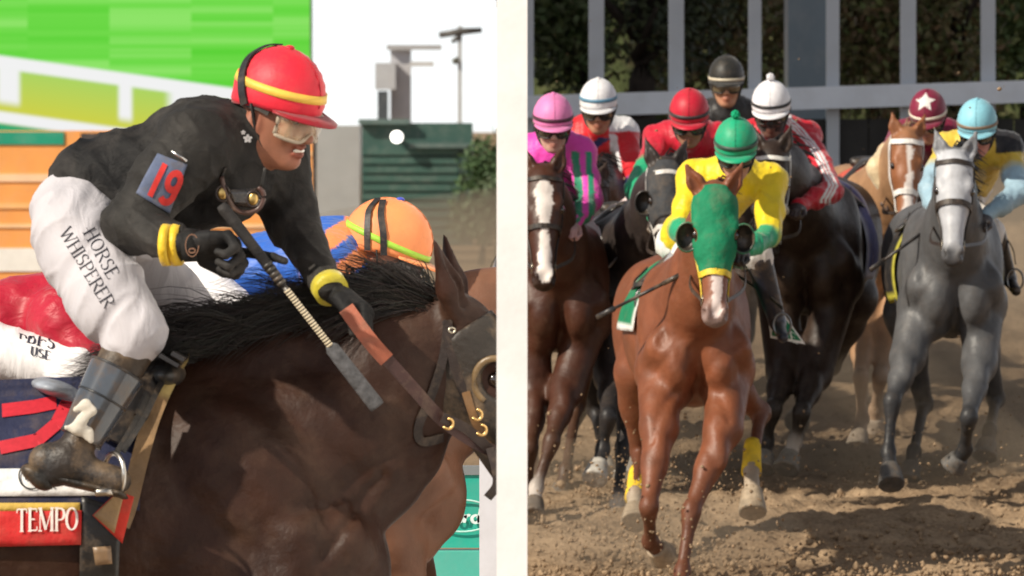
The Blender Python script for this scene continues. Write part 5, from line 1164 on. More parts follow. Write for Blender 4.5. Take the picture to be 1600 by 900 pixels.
# ================================================================ left view: the near pair, seen from the side
Lp = lambda x, y, dy=0.: at(x, y, 20. + dy)
WALLCLIP = (V(0, 20, 1), (1, 0, 0))
BAYN = dict(body=(.031, .0125, .0075), under=(.045, .02, .012), leg=(.02, .014, .011), mane=BLACKH, hoof=(.12, .1, .08), head=(.034, .013, .008), muzzle=(.03, .018, .014))
nl = V((318 - 800) * 20.1 / FPX, 20.1, .09)
HN = horse('dark bay racehorse close by with black mane and leather blinkers', None, nl, 0., at(716, 492, 20.1), at(868, 800, 20.1), dict(
    rf=[at(462, 855, 19.92), at(606, 1062, 19.92), at(650, 1240, 19.92), at(665, 1318, 19.92)], lf=[at(425, 850, 20.27), at(455, 1105, 20.27), at(458, 1310, 20.27), at(478, 1452, 20.27)],
    rh=[stifle(nl, 0, -1), at(-300, 1080, 19.95), at(-250, 1290, 19.95), at(-225, 1370, 19.95)], lh=[stifle(nl, 0, 1), at(-320, 1090, 20.25), at(-370, 1300, 20.25), at(-350, 1430, 20.25)]),
    BAYN, near=True, clip=WALLCLIP, cell=.0078, mane=0, ears=((.12, .28), (.2, .2)), earlen=.235, grooves=[([(352, 600), (430, 640), (505, 700), (560, 760)], 22, .016), ([(655, 690), (596, 722), (530, 768), (470, 800)], 13, .014), ([(600, 745), (560, 795), (505, 872)], 9, .016), ([(322, 650), (352, 725), (398, 800), (430, 880)], 20, .014), ([(470, 565), (560, 600), (650, 640)], 18, .009), ([(430, 700), (470, 760), (480, 830)], 16, -.010), ([(560, 660), (600, 640), (650, 600)], 14, -.007), ([(390, 660), (440, 720), (470, 800)], 26, -.010), ([(250, 700), (280, 760), (330, 820), (390, 860)], 14, .008), ([(452, 742), (486, 776), (500, 820), (520, 840)], 4, -.005), ([(486, 776), (520, 790), (545, 785)], 3.5, -.004)], extra=[(at(285, 615, 20.1), at(440, 572, 20.1), .095, .10), (at(440, 572, 20.1), at(580, 542, 20.1), .10, .09), (at(580, 542, 20.1), at(690, 520, 20.1), .09, .05)])
near = HN['root']; bv = HN['bvh']; T = HN['T']
def near_strap(name, px, wd, color, parent, thick=.005, dirY=True, m=None, n=30, off=.003):
    """strap laid on the near side of the horse along photo-plane points"""
    P = spline([T(at(x, y, 20.)) for x, y in px], n); S, Nn = [], []
    for p in P:
        h = bv.ray_cast(Vector((p[0], -1.5, p[2])), Vector((0, 1, 0)))
        if h[0] is None: S.append(np.array([p[0], S[-1][1] if S else -.15, p[2]])); Nn.append(V(0, -1, 0))
        else: S.append(np.array(h[0]) + np.array(h[1]) * off); Nn.append(np.array(h[1]) * .4 + V(0, -.6, 0))
    S = np.array(S); Nn = np.array(Nn)
    for _ in range(3): S[1:-1, 1] = np.minimum(S[1:-1, 1], (S[:-2, 1] + S[2:, 1]) / 2)
    v, f = strapmesh(S, Nn, wd / 600., thick); return part(name, v, f, m or STRAP, parent, color=color, smooth=False)
DKL = (.022, .014, .012)
# blinker hood, eye cup, bridle, reins
HD = HN['HD']; S = SDF(); a, sd, fr = HN['a'], HN['sd'], HN['fr']; ax = [a, sd, fr]; hc = (.03, .024, .02)
S.ell(HD(.14, 0, -.02), V(.13, .088, .09), ax=ax, k=.04, c=hc); S.cap(HD(.1, 0, -.005), HD(.42, 0, -.01), .085, .078, k=.04, c=hc, flat=(fr, .9)); S.cap(HD(.4, 0, -.005), HD(.85, 0, -.012), .07, .047, k=.05, c=hc); S.cap(HD(.42, 0, -.075), HD(.88, 0, -.055), .055, .034, k=.05, c=hc)
for y in (-1, 1): S.ell(HD(.31, .052 * y, -.085), V(.115, .032, .095), ax=ax, k=.035, c=hc); S.ell(HD(.285, .072 * y, .03), V(.05, .026, .026), ax=ax, k=.02, c=hc); S.ell(HD(.345, .1 * y, .02), V(.058, .05, .05), ax=ax, k=.01, sub=True); S.ell(HD(.0, .06 * y, .0), V(.055, .036, .05), ax=ax, k=.01, sub=True)
hood_o, hb_, _ = S.build('blinker_hood', .0075, LEATHM, near, inflate=.008, clip=[(T(WALLCLIP[0]), (1, 0, 0)), (HD(.06, 0, 0), -a - fr * .1)])
cx = HD(.345, -.1, .015); q = [cx + a * .062 * math.cos(t) + fr * .058 * math.sin(t) + sd * -.012 * (1 + math.cos(t - 2)) for t in np.linspace(R(20), R(300), 26)]; q = [p for p in q if p[0] + nl[0] < -.004]
v, f = tube(q, .009, 8, .6); part('eye_cup', v, f, LEATH, hood_o, color=(.16, .105, .05))
br = near_strap('bridle', [(700, 500), (706, 548), (716, 590), (733, 630), (752, 668), (770, 690)], 15, DKL, near, thick=.007)
near_strap('throat_lash', [(702, 500), (692, 560), (672, 620), (652, 668), (660, 690), (690, 684)], 14, DKL, br, thick=.006)
near_strap('cheek_strap', [(728, 612), (742, 655), (762, 690), (776, 712)], 13, (.19, .10, .04), br, thick=.009, off=.006)
v, f = tube([T(at(706 + 5 * math.cos(t), 516 + 4 * math.sin(t), 19.9)) for t in np.linspace(0, 6.28, 13)], .0025, 6, ref=(0, 1, 0)); part('buckle', v, f, METAL, br, color=(.6, .55, .45))
def hang(px, Ys, wd, color, name, parent, thick=.006, m=None, n=30):
    P = spline([T(at(x, y, Yd)) for (x, y), Yd in zip(px, Ys)], n); v, f = strapmesh(P, np.tile(V(0, -1, .1), (n, 1)), wd / 600., thick); return part(name, v, f, m or STRAP, parent, color=color, smooth=False)
hang([(541, 482), (563, 513), (584, 540), (604, 562)], [19.79, 19.77, 19.76, 19.77], 25, (.30, .085, .045), 'rein_grip', br, m=STRAP)
rn = hang([(600, 556), (645, 606), (690, 655), (740, 690), (777, 708)], [19.775, 19.79, 19.83, 19.86, 19.88], 20, (.05, .022, .02), 'rein', br)
hang([(690, 652), (725, 668), (752, 690), (778, 716)], [19.80, 19.83, 19.85, 19.87], 16, (.03, .018, .015), 'rein', br)
for (x, y) in ((700, 662), (745, 648), (752, 672)):
    v, f = tube([T(at(x + 8 * math.cos(t), y + 8 * math.sin(t), 19.80)) for t in np.linspace(-1.6, 2.6, 12)], .004, 6, ref=(0, 1, 0)); part('brass_hook', v, f, METAL, br, color=(.75, .5, .2))
hang([(766, 700), (774, 730), (776, 758), (762, 778)], [19.84, 19.83, 19.83, 19.83], 14, DKL, 'loose_strap_end', br)
# mane: long black hair lifting off the crest
rr = random.Random(5); mb = MB()
crest = spline([T(at(x, y, 20.1)) for x, y in ((296, 556), (350, 538), (430, 508), (520, 490), (600, 478), (660, 474), (700, 480))], 80)
def strand(p, pts, r0): mb.tube(spline([p] + pts, 9), [r0, r0, r0 * .95, r0 * .9, r0 * .8, r0 * .65, r0 * .5, r0 * .3, r0 * .08], 4, (.010 + rr.random() * .012, .009 + rr.random() * .007, .008 + rr.random() * .006))
for i in range(440):   # locks: each a guide with finer hairs about it
    t = rr.random(); p = crest[int(t * 79)] + V(rr.uniform(-.01, .01), rr.uniform(-.035, .04), rr.uniform(-.03, .010)); ln = rr.uniform(.12, .33) * (1.15 - .35 * abs(t - .5))
    lift = rr.uniform(-.25, .5) * (.05 + 1.15 * t ** 3); d0 = nrm(V(-1, rr.uniform(-.35, .12), lift)); curl = rr.uniform(-.5, .3); sag = rr.uniform(-.9, .1)
    for k in range(14):
        jit = lambda a: V(rr.gauss(0, a), rr.gauss(0, a), rr.gauss(0, a)); q0 = p + jit(.006); q1 = q0 + nrm(d0 + jit(.06)) * ln * .4 + V(0, -.02, .02 * t); q2 = q1 + nrm(d0 + V(0, 0, curl) + jit(.07)) * ln * .4 + jit(.004); q3 = q2 + nrm(d0 + V(0, 0, sag) + jit(.12)) * ln * rr.uniform(.2, .45)
        strand(q0, [q1, q2, q3], rr.uniform(.0007, .0016))
for i in range(520):   # wisps blown up in front of the orange cap
    t = rr.uniform(.52, .98); p = crest[int(t * 79)]; tg = T(at(rr.uniform(530, 660), rr.uniform(402, 475), 20.1)); p1 = p * .55 + tg * .45 + V(0, 0, rr.uniform(.0, .05)); strand(p, [p1, tg], rr.uniform(.0012, .0026))
mb.part('mane', HAIR, near)

# saddle cloth, bands, girth
def near_patch(name, px, color, parent, off, m=CLOTHM, nu=24, nv=16, t=.003, **kw):
    v, f = patch([T(at(x, y, 20.)) for x, y in px], nu, nv); v = drape(v, bv, (0, 1, 0), off); v2, F = solid(v, f, (0, 1, 0), t); loc = tuple(nl)
    if parent is None: o = part(name, v2, F, m, None, color=color, **kw); o.location = loc
    else: o = part(name, v2, F, m, parent, color=color, **kw)
    return o
NAVY = (.022, .026, .06); REDC = (.50, .025, .04)
cl = near_patch('saddle_cloth', [(-60, 596), (222, 584), (224, 792), (-60, 792)], NAVY, None, .020, label='navy saddle cloth with red number and TEMPO band on the near bay', cat='saddle cloth')
near_patch('white_band', [(-60, 728), (196, 726), (196, 768), (-60, 770)], (.74, .74, .74), cl, .026, nu=20, nv=4)
near_patch('gold_stripe', [(-60, 780), (132, 779), (132, 791), (-60, 793)], (.62, .42, .09), cl, .027, nu=16, nv=2)
near_patch('name_band', [(-60, 793), (135, 791), (134, 844), (-60, 849)], (.55, .03, .03), cl, .027, nu=18, nv=5)
near_patch('pad_edge', [(262, 566), (296, 552), (292, 566), (256, 590)], (.52, .40, .16), cl, .034, nu=8, nv=4)
near_patch('pad_edge', [(234, 640), (262, 590), (216, 800), (196, 782)], (.30, .20, .09), cl, .030, nu=8, nv=20) if False else None
pe = []
for a_, b_, c_ in (((292, 556), (262, 570), (.55, .43, .17)),): pass
edge = spline([T(at(x, y, 20.)) for x, y in ((280, 560), (262, 595), (240, 650), (224, 710), (208, 780), (196, 815))], 30); sv = drape(edge, bv, (0, 1, 0), .034); v, f = strapmesh(sv, np.tile(V(0, -1, 0), (30, 1)), 27 / 600., .008)
part('pad_edge', v, f, LEATHM, cl, cols=np.repeat(np.array([(.50, .38, .15) if i < 9 else (.24, .15, .075) for i in range(30)]), 4, 0), smooth=False)
near_patch('red_tab', [(152, 798), (190, 762), (216, 770), (198, 842)], (.58, .05, .035), cl, .044, nu=8, nv=8)
near_patch('tab_patch', [(154, 798), (189, 764), (200, 768), (186, 826)], (.34, .22, .10), cl, .049, m=LEATHM, nu=6, nv=6)
near_patch('girth', [(134, 768), (196, 790), (186, 1010), (128, 1010)], (.015, .015, .016), cl, .022, m=LEATH, nu=8, nv=24)
near_patch('girth_buckle', [(152, 848), (180, 846), (182, 874), (156, 876)], (.25, .16, .09), cl, .030, m=LEATH, nu=3, nv=3)
clb = bv
lettering('number', '', T(at(10, 712, 19.6)), V(1, 0, 0) / 600, V(0, 0, 1) / 600, bv, (0, 1, 0), cl, REDC, off=.025, glyphs=[([(-20, 62), (30, 68), (70, 76), (80, 72), (66, 42), (38, 18), (-20, 6)], 20)] )
lettering('name', 'TEMPO', T(at(18, 836, 19.6)), V(25.5 / 600, 0, .001), V(0, 0, 35. / 600), bv, (0, 1, 0), cl, (.78, .70, .66), off=.032, gap=.0, thick=.16, thin=.06, serif=.05)
for (x, y, w_) in ((20, 751, 15),): # circled monogram on the white band
    lettering('monogram', '', T(at(x + 22, y - 2, 19.6)), V(1, 0, 0) / 600, V(0, 0, 1) / 600, bv, (0, 1, 0), cl, (.02, .02, .02), off=.031, glyphs=[(arc(0, 0, 20, 20, 0, 360, 30), 2.4), ([(-13, 8), (-9, -6), (-5, 4), (-1, -6), (2, 8)], 2.2), ([(1, -13), (3, 3), (9, 4), (8, -3), (3, -4), (10, -12)], 2.2), ([(28, 12), (32, -2), (35, 8), (39, -2), (42, 12)], 2.6), ([(28, -18), (28, -6), (34, -7), (33, -12), (28, -12), (35, -18)], 2.6)])
# saddle
sad = empty('saddle', nl, 'slim racing saddle with grey seat and black flap on the near bay', 'saddle')
S = SDF(); gcol = (.30, .33, .38)
S.ell(T(at(85, 604, 20.05)), (.062, .17, .022), ax=[(1, 0, -.22), (0, 1, 0), (.22, 0, 1)], k=.02, c=gcol); S.ell(T(at(170, 622, 20.05)), (.14, .14, .02), k=.03, c=gcol); S.ell(T(at(262, 585, 20.05)), (.05, .1, .035), k=.03, c=(.03, .03, .03)); S.build('seat', .008, LEATH, sad)
for i, (x0, y0, x1, y1, wd) in enumerate(((262, 566, 175, 700, 34), (248, 572, 150, 690, 26), (276, 560, 210, 660, 22))):
    P = drape(spline([T(at(x0, y0, 19.6)), T(at((x0 + x1) / 2 - 6, (y0 + y1) / 2 - 8, 19.6)), T(at(x1, y1, 19.6))], 16), bv, (0, 1, 0), .040 + .006 * i); v, f = strapmesh(P, np.tile(V(.15, -1, .25), (16, 1)), wd / 600., .01); part('flap', v, f, LEATH, sad, color=(.018, .017, .018), smooth=False)
lt = None
for x0, x1 in ((214, 178), (224, 187)):
    P = drape(spline([T(at(x0 + 20, 600, 19.6)), T(at(x0 - 8, 660, 19.6)), T(at(x1 - 2, 712, 19.6))], 14), bv, (0, 1, 0), .062); v, f = strapmesh(P, np.tile(V(.1, -1, .1), (14, 1)), 9 / 600., .005); lt = part('stirrup_leather', v, f, LEATH, sad, color=(.03, .028, .027), smooth=False)
q = [T(at(176 + 16 * math.cos(t) + 2, 742 + 34 * math.sin(t), 19.66 - .05 * math.cos(t))) for t in np.linspace(R(115), R(420), 24)]
v, f = tube(q, .0065, 8, ref=(0, 1, 0)); part('stirrup_iron', v, f, METAL, lt, color=(.62, .60, .56))
v, f = tube([T(at(196, 756, 19.70)), T(at(176, 768, 19.62)), T(at(150, 770, 19.6))], [.009, .011, .009], 8); part('tread', v, f, METAL, lt, color=(.45, .42, .38))

# --- the near rider
base = Lp(130, 770, -.2)
rd = empty('person', base, 'grinning jockey in black jacket, red helmet and white breeches on the near bay', 'person')
hcx = Lp(431, 172, -.03); f_, s_, u_ = frame((.82, -.52, -.27), (.05, -.05, 1)); skn = (.30, .125, .075)
PEL, CH, NKB = Lp(128, 318, .06), Lp(318, 258, .04), Lp(388, 222, .0)
S1, E1, W1 = Lp(302, 232, -.15), Lp(205, 350, -.20), Lp(283, 383, -.38)
S2, E2, W2_ = Lp(425, 246, .14), Lp(456, 352, .14), Lp(514, 448, -.08)
H1_, K1, A1, T1 = Lp(118, 348, -.09), Lp(214, 522, -.27), Lp(112, 712, -.33), Lp(186, 748, -.36)
H2_, K2, A2, T2 = Lp(155, 362, .20), Lp(325, 535, .44), Lp(250, 700, .50), Lp(320, 740, .52)
S = SDF(); headprims(S, hcx, f_, s_, u_, skn, smile=1.)
S.cap(hcx - u_ * .07 - f_ * .025, NKB, .055, .065, c=skn, k=.03); S.cap(NKB, PEL, .09, .07, c=skn, k=.05)
S.chain([NKB, S1, E1, W1], [.05, .045, .036, .027], c=skn, k=.02); S.chain([NKB, S2, E2, W2_], [.05, .045, .036, .027], c=skn, k=.02); S.chain([PEL, H1_, K1, A1], [.07, .055, .045, .03], c=skn, k=.02); S.chain([PEL, H2_, K2, A2], [.07, .055, .045, .03], c=skn, k=.02)
S.ell(W1 + V(.04, -.02, 0), .02, c=skn, k=.03); S.ell(W2_ + V(.03, -.01, -.02), .02, c=skn, k=.03)
S.build('body', .0055, SKIN, rd, world=True, sharp=.006)
v, f = sphere(hcx + f_ * .098 - u_ * .084, 1., 12, 8); v = hcx + f_ * .0965 - u_ * .083 + ((v - (hcx + f_ * .098 - u_ * .084)) @ np.array([f_, s_, u_]).T * V(.0075, .025, .0075)) @ np.array([f_, s_, u_]); part('teeth', v, f, EYEM, rd, color=(.62, .56, .48), world=True)
# hair at the nape
S = SDF(); S.ell(hcx - f_ * .055 - u_ * .03, (.055, .076, .055), ax=[f_, s_, u_], c=(.012, .010, .009), k=.02); S.build('hair', .006, HAIR, rd, world=True)
for y in (-1, 1): v, f = sphere(hcx + f_ * .086 + s_ * .032 * y - u_ * .004, .013, 12, 8); part('eye', v, f, EYEM, rd, color=(.06, .035, .025), world=True)
JK = SDF(); bc = (.008, .008, .009); gy = (.027, .0255, .024)
JK.cap(Lp(150, 290, .06), CH, .128, .158, c=bc, k=.06); JK.ell(Lp(345, 296, .03), (.12, .15, .092), c=bc, k=.05); JK.ell(Lp(240, 318, .05), (.17, .15, .075), c=bc, k=.06)
JK.ell(Lp(315, 205, .0), (.13, .17, .085), c=gy, k=.05); JK.cap(S1, S2, .092, .088, c=gy, k=.05); JK.cap(Lp(370, 225, 0), Lp(402, 205, -.02), .105, .074, c=bc, k=.04)
JK.cap(S1, Lp(252, 288, -.19), .092, .082, c=gy, k=.04); JK.cap(Lp(252, 288, -.19), E1, .082, .070, c=gy, k=.03); JK.ell(E1 + V(-.012, 0, -.006), (.066, .06, .062), c=gy, k=.03); JK.cap(E1, W1 + (E1 - W1) * .12, .068, .047, c=gy, k=.03)
JK.cap(S2, E2, .094, .066, c=bc, k=.04); JK.cap(E2, W2_, .064, .042, c=gy, k=.03)
def jpaint(v, c):
    g = np.clip(waves(v, 31, 9) * 1.1, 0, 1)[:, None] * .012; return c + g * np.array((1, .92, .82))
_, jbv, _ = JK.build('jacket', .0062, SILKD, rd, world=True, paint=jpaint, wrinkle=folds(12, 21, .0095, axis=(.8, 0, .5)), sharp=.02)
BR = SDF(); wc = (.50, .485, .52)
BR.ell(Lp(122, 335, .06), (.128, .17, .125), c=wc, k=.06); BR.cap(Lp(116, 366, -.08), Lp(170, 470, -.22), .118, .098, c=wc, k=.05); BR.cap(Lp(170, 470, -.22), K1, .098, .078, c=wc, k=.04); BR.cap(K1, K1 + (A1 - K1) * .12, .078, .066, c=wc, k=.03)
BR.cap(H2_, Lp(262, 468, .36), .11, .088, c=wc, k=.05); BR.cap(Lp(262, 468, .36), K2, .088, .074, c=wc, k=.04); BR.ell(Lp(200, 372, .1), (.10, .17, .07), c=wc, k=.05); BR.cap(K2, K2 + (A2 - K2) * .3, .075, .06, c=wc, k=.03)
bro, brv, _ = BR.build('breeches', .0065, WHITEC, rd, world=True, wrinkle=folds(41, 18, .0095, axis=(.75, 0, -.5)))
def pxv(dx, dy): return V(dx, 0, -dy) / 600.
e1 = nrm(V(58, 0, -100)); e2 = nrm(V(100, 0, 58))
lettering('lettering', 'HORSE', Lp(116, 366, -.6), V(e1[0], 0, e1[2]) * .0385, V(e2[0], 0, e2[2]) * .035, brv, (0, 1, 0), bro, (.03, .03, .04), world=True, gap=.02, thick=.10, thin=.045)
e1 = nrm(V(80, 0, -124)); e2 = nrm(V(124, 0, 80))
lettering('lettering', 'WHISPERER', Lp(77, 367, -.6), V(e1[0], 0, e1[2]) * .0375, V(e2[0], 0, e2[2]) * .035, brv, (0, 1, 0), bro, (.03, .03, .04), world=True, gap=.0, thick=.10, thin=.045)
# boots
def nboot(kn, an, to, dy, full):
    O = SDF(); dn = nrm(an - kn); d_ = nrm(to - an); bb = (.035, .024, .017)
    k0 = kn + (an - kn) * .08; O.cap(k0, kn + (an - kn) * .5, .066, .060, c=(.05, .034, .022), k=.03); O.cap(kn + (an - kn) * .5, an, .060, .040, c=bb, k=.03); O.ell(an + dn * .02, (.05, .045, .05), c=bb, k=.03)
    O.cap(an + dn * .035 - d_ * .05, to + dn * .005, .042, .034, c=(.016, .016, .018), k=.03); O.cap(an + dn * .045 - d_ * .06, an + dn * .06 - d_ * .02, .036, .036, c=(.016, .016, .018), k=.02)
    b, bb_, _ = O.build('boot', .0065, LEATHM, rd, world=True); sl_ = SDF(); sl_.cap(an + dn * .085 - d_ * .065, to + dn * .035 + d_ * .02, .034, .026, c=(.02, .018, .016), k=.02, flat=(dn, .35)); sl_.cap(an + dn * .085 - d_ * .065, an + dn * .095 - d_ * .04, .036, .034, c=(.018, .016, .015), k=.01, flat=(dn, .6))
    v, f = sl_.mesh(.006); part('sole', v - np.array(rd.location), f, LEATHM, b, color=(.02, .018, .016)); return b, bb_
bt, btb = nboot(K1, A1, T1, 0, True); nboot(K2, A2, T2, 0, False)
# clear plastic gaiter, white emblem and zip tab on the near boot
ga = K1 + (A1 - K1) * .30; gb = K1 + (A1 - K1) * .86; GAIT = mat('gaiter_plastic', rough=.12, spec=.6, var=.25, vscale=14, coat=.5, dirt=(.95, (.11, .07, .04), 9))
v, f = tube(spline([ga, (ga + gb) / 2, gb], 10), np.linspace(.0745, .057, 10), 28, ref=(0, 1, 0)); f = f[:-2]; cc = []
for p in v: x = (p[0] - (ga + (gb - ga) * .5)[0]) ; cc.append((.055, .065, .08))
part('gaiter', v - np.array(rd.location), f, GAIT, bt, cols=np.array(cc))
for t in (.0, .42, 1.): p = ga + (gb - ga) * t; r_ = .076 - .018 * t; q = nrm(gb - ga); v, f = tube([p - q * .003, p + q * .003], [r_, r_], 28, ref=(0, 1, 0)); part('gaiter_band', v - np.array(rd.location), f, LEATH, bt, color=(.02, .022, .026))
O = SDF(); wcl = (.66, .62, .54); pk = lambda x, y: Lp(x, y, -.392 if y < 670 else -.382)
O.chain([pk(118, 640), pk(134, 632), pk(144, 642), pk(128, 656), pk(120, 668), pk(136, 676), pk(142, 688)], [.008, .012, .010, .012, .013, .014, .009], c=wcl, k=.01, flat=(V(0, 1, 0), .5)); O.chain([pk(104, 668), pk(120, 672), pk(126, 660)], [.007, .012, .01], c=wcl, k=.01, flat=(V(0, 1, 0), .5)); v, f = O.mesh(.004); part('emblem', v - np.array(rd.location), f, MATTE, bt, color=wcl)
# gloves
GLV = (.016, .016, .017)
g1 = glove(rd, W1 + V(.03, -.01, 0), V(.93, -.12, .02), V(.12, -.5, -.72), GLV, side=-1, pose='point', cell=.0038, m=SILKD, sz=1.3)
for dx in (-.045, -.020):
    c_ = W1 + V(dx, .02 + dx * .2, 0); v, f = tube([c_, c_ + V(.020, -.005, .0)], [.055, .053], 22, ref=(0, 0, 1)); part('wrist_band', v - np.array(rd.location), f, SILK, g1, color=(.78, .52, .03))
c_ = W1 + V(.012, -.003, 0); v, f = tube([c_, c_ + V(.034, -.009, .0)], [.044, .042], 22, ref=(0, 0, 1)); part('glove_cuff', v - np.array(rd.location), f, SILKD, g1, color=(.012, .012, .012))
gl_ = [(arc(0, 0, 10, 17, 0, 360, 24), 1.6), (arc(0, -8, 5, 3.4, 0, 360, 12), 2.2)]
lettering('glove_badge', '', W1 + V(.03, -.052, .0), V(1, 0, 0) / 600, V(0, 0, 1) / 600, None, (0, 1, 0), g1, (.22, .12, .08), world=False, off=0, glyphs=gl_).location = tuple(-np.array(rd.location))
g2 = glove(rd, W2_ + V(.018, -.005, -.02), V(.80, -.25, -.45), V(.2, -.3, -.8), GLV, side=1, cell=.0042, m=SILKD, sz=1.2)
c_ = W2_; d_ = nrm(W2_ - E2); v, f = tube([c_ - d_ * .012, c_ + d_ * .022], [.047, .046], 22); part('wrist_band', v - np.array(rd.location), f, SILK, g2, color=(.55, .47, .04))
# helmet, goggles, collar stars
helmet(rd, hcx, f_, s_, u_, (.68, .022, .045), band=(2, 11, (.80, .52, .08), -2), gstrap=None, size=.97, peak=(.30, .008, .02))
def hpt(lat, lon, off): A = V(.133, .108, .128) * .97; o = hcx + u_ * .043; return o + f_ * (A[0] + off) * math.cos(lat) * math.cos(lon) + s_ * (A[1] + off) * math.cos(lat) * math.sin(lon) + u_ * (A[2] + off) * math.sin(lat)
P = [hpt(R(a_), R(o_), .004) for a_, o_ in ((-16, -104), (0, -112), (20, -124), (40, -140), (62, -165), (70, 150))]; Pn = [nrm(p - hcx) for p in P]; Q = spline(P, 24); v, f = strapmesh(Q, np.array([nrm(p - hcx) for p in Q]), .026, .004); part('helmet_strap', v, f, STRAP, rd, color=(.016, .016, .018), smooth=False, world=True)
LENS = bpy.data.materials.new('scratched_clear_lens'); LENS.use_nodes = True; t = LENS.node_tree; b = t.nodes['Principled BSDF']; b.inputs['Base Color'].default_value = (.75, .55, .36, 1); b.inputs['Roughness'].default_value = .12; b.inputs['Transmission Weight'].default_value = .0; b.inputs['Coat Weight'].default_value = 1.
nz = t.nodes.new('ShaderNodeTexNoise'); nz.inputs['Scale'].default_value = 28; nz.inputs['Detail'].default_value = 6; tc = t.nodes.new('ShaderNodeTexCoord'); t.links.new(tc.outputs['Object'], nz.inputs['Vector']); mr = t.nodes.new('ShaderNodeMapRange'); mr.inputs[1].default_value = .35; mr.inputs[2].default_value = .7; mr.inputs[3].default_value = .10; mr.inputs[4].default_value = .55; t.links.new(nz.outputs[0], mr.inputs[0]); t.links.new(mr.outputs[0], b.inputs['Alpha'])
goggles(rd, hcx, f_, s_, u_, lens=(.5, .4, .3), rim=(.40, .33, .25), m=LENS, z0=-.010, gs=1.22)
P = [hcx + f_ * .04 - s_ * .088 + u_ * .006, hcx - f_ * .0 - s_ * .094 + u_ * .012, hcx - f_ * .05 - s_ * .09 + u_ * .01]; v, f = strapmesh(spline(P, 10), np.tile(-s_, (10, 1)), .018, .004); part('goggle_strap', v, f, STRAP, rd, color=(.05, .045, .04), smooth=False, world=True)
for (x, y, r_) in ((379, 217, .011), (372, 207, .006)):
    lettering('collar_star', '', Lp(x, y, -.5), V(1, 0, 0) * r_, V(0, 0, 1) * r_, jbv, (0, 1, 0), rd, (.7, .7, .7), world=True, off=.004, glyphs=[([(math.cos(R(90 + i * 144)), math.sin(R(90 + i * 144))), (math.cos(R(234 + i * 144)), math.sin(R(234 + i * 144)))], .42) for i in range(5)])
# arm number
def armpatch():
    ps = [(236, 240), (284, 258), (256, 336), (202, 303)]; v, f = patch([Lp(x, y, -.6) for x, y in (ps[3], ps[2], ps[1], ps[0])], 16, 16); v = drape(v, jbv, (0, 1, 0), .006, .8)
    v2, F = solid(v, f, (0, 1, 0), .003); o = part('arm_number', v2, F, mat('dirty_arm_cloth', rough=.8, spec=.2, var=.25, vscale=22, bump=(200, .3), dirt=(.8, (.16, .13, .10), 14)), rd, color=(.12, .15, .24), world=True)
    e2 = nrm(V(258 - 229, 0, 319 - 248 - 0) * V(1, 0, 1)); u2 = nrm(V(54, 0, -30)); v2 = nrm(V(30, 0, 64))
    lettering('number', '19', Lp(217, 304, -.6), u2 * .072, v2 * .092, jbv, (0, 1, 0), o, (.62, .045, .04), world=True, off=.009, bold=.2, gap=.1)
    v, f = tube([Lp(268, 236, -.285), Lp(292, 252, -.285)], .004, 6); part('clip', v - np.array(rd.location), f, METAL, o, color=(.6, .6, .6))
armpatch()
# spare goggles hanging on the chest
ctr = [(348, 302), (396, 311)]; yb = min(jbv.ray_cast(Vector(Lp(372, 306, -1)), Vector((0, 1, 0)))[0].y, 19.84) - .02
P = spline([at(x, y, yb) for x, y in ((346, 276), (352, 300), (366, 325), (385, 333), (405, 325), (412, 305), (404, 292))], 30); v, f = tube(P, .0065, 8); hg = part('hanging_goggles', v, f, LEATH, rd, color=(.075, .035, .028), world=True)
for x, y in ctr:
    o = at(x, y, yb - .002); v, f = sphere((0, 0, 0), (.013, .005, .016), 16, 10); part('brass_disc', v + o - np.array(rd.location), f, METAL, hg, color=(.62, .42, .15)); v, f = tube([o + V(.017 * math.cos(t), 0, .02 * math.sin(t)) for t in np.linspace(0, 6.283, 22)], .0035, 6, ref=(0, 1, 0)); part('disc_rim', v - np.array(rd.location), f, LEATH, hg, color=(.03, .02, .018))
v, f = patch([at(352, 296, yb + .006), at(404, 294, yb + .006), at(400, 326, yb + .006), at(364, 322, yb + .006)], 6, 4); v2, F = solid(v, f, (0, 1, 0), .003); part('lens', v2 - np.array(rd.location), F, GLOSS, hg, color=(.03, .022, .018))
for a_, b_ in (((346, 276), (352, 262)), ((408, 292), (414, 262))): v, f = tube(spline([at(*a_, yb), at(*b_, yb - .01)], 5), .004, 6); part('cord', v - np.array(rd.location), f, STRAP, hg, color=(.02, .02, .02))
# crop in his hand
cd = at(345, 320, 19.57); ce = at(590, 636, 19.62); o = empty('riding_crop', cd, 'long grey riding crop with pale spiral shaft held by the near jockey', 'riding crop')
ln = ce - cd; mb = MB(); mb.tube([cd + ln * t for t in (0, .02, .3, .36, .40)], [.012, .016, .014, .013, .009], 12, (.022, .021, .022)); mb.part('grip', SILKD, o, world=True)
for i in range(5): mb = MB(); t = .29 + .022 * i; mb.tube([cd + ln * t, cd + ln * (t + .012)], [.0155 - i * .0008, .0155 - i * .0008], 12, (.035, .033, .03)); mb.part('grip_ring', LEATH, o, world=True)
mb = MB(); mb.tube([cd + ln * .40, cd + ln * .72], [.0075, .007], 10, (.10, .09, .08)); sh = mb.part('shaft', LEATH, o, world=True)
for i in range(22): mb = MB(); t = .42 + .0128 * i; mb.tube([cd + ln * t, cd + ln * (t + .0075)], [.0092, .0092], 10, (.58, .50, .36)); w_ = mb.part('wrap', MATTE, sh); w_.location = tuple(-np.array(o.location))
mb = MB(); mb.tube([cd + ln * .69, cd + ln * .71, cd + ln * .99, cd + ln], [.010, .019, .021, .019], 12, (.075, .075, .08), flat=.45); mb.part('flap', mat('padded_flap', rough=.7, spec=.3, var=.4, vscale=60, bump=(90, .5)), o, world=True)

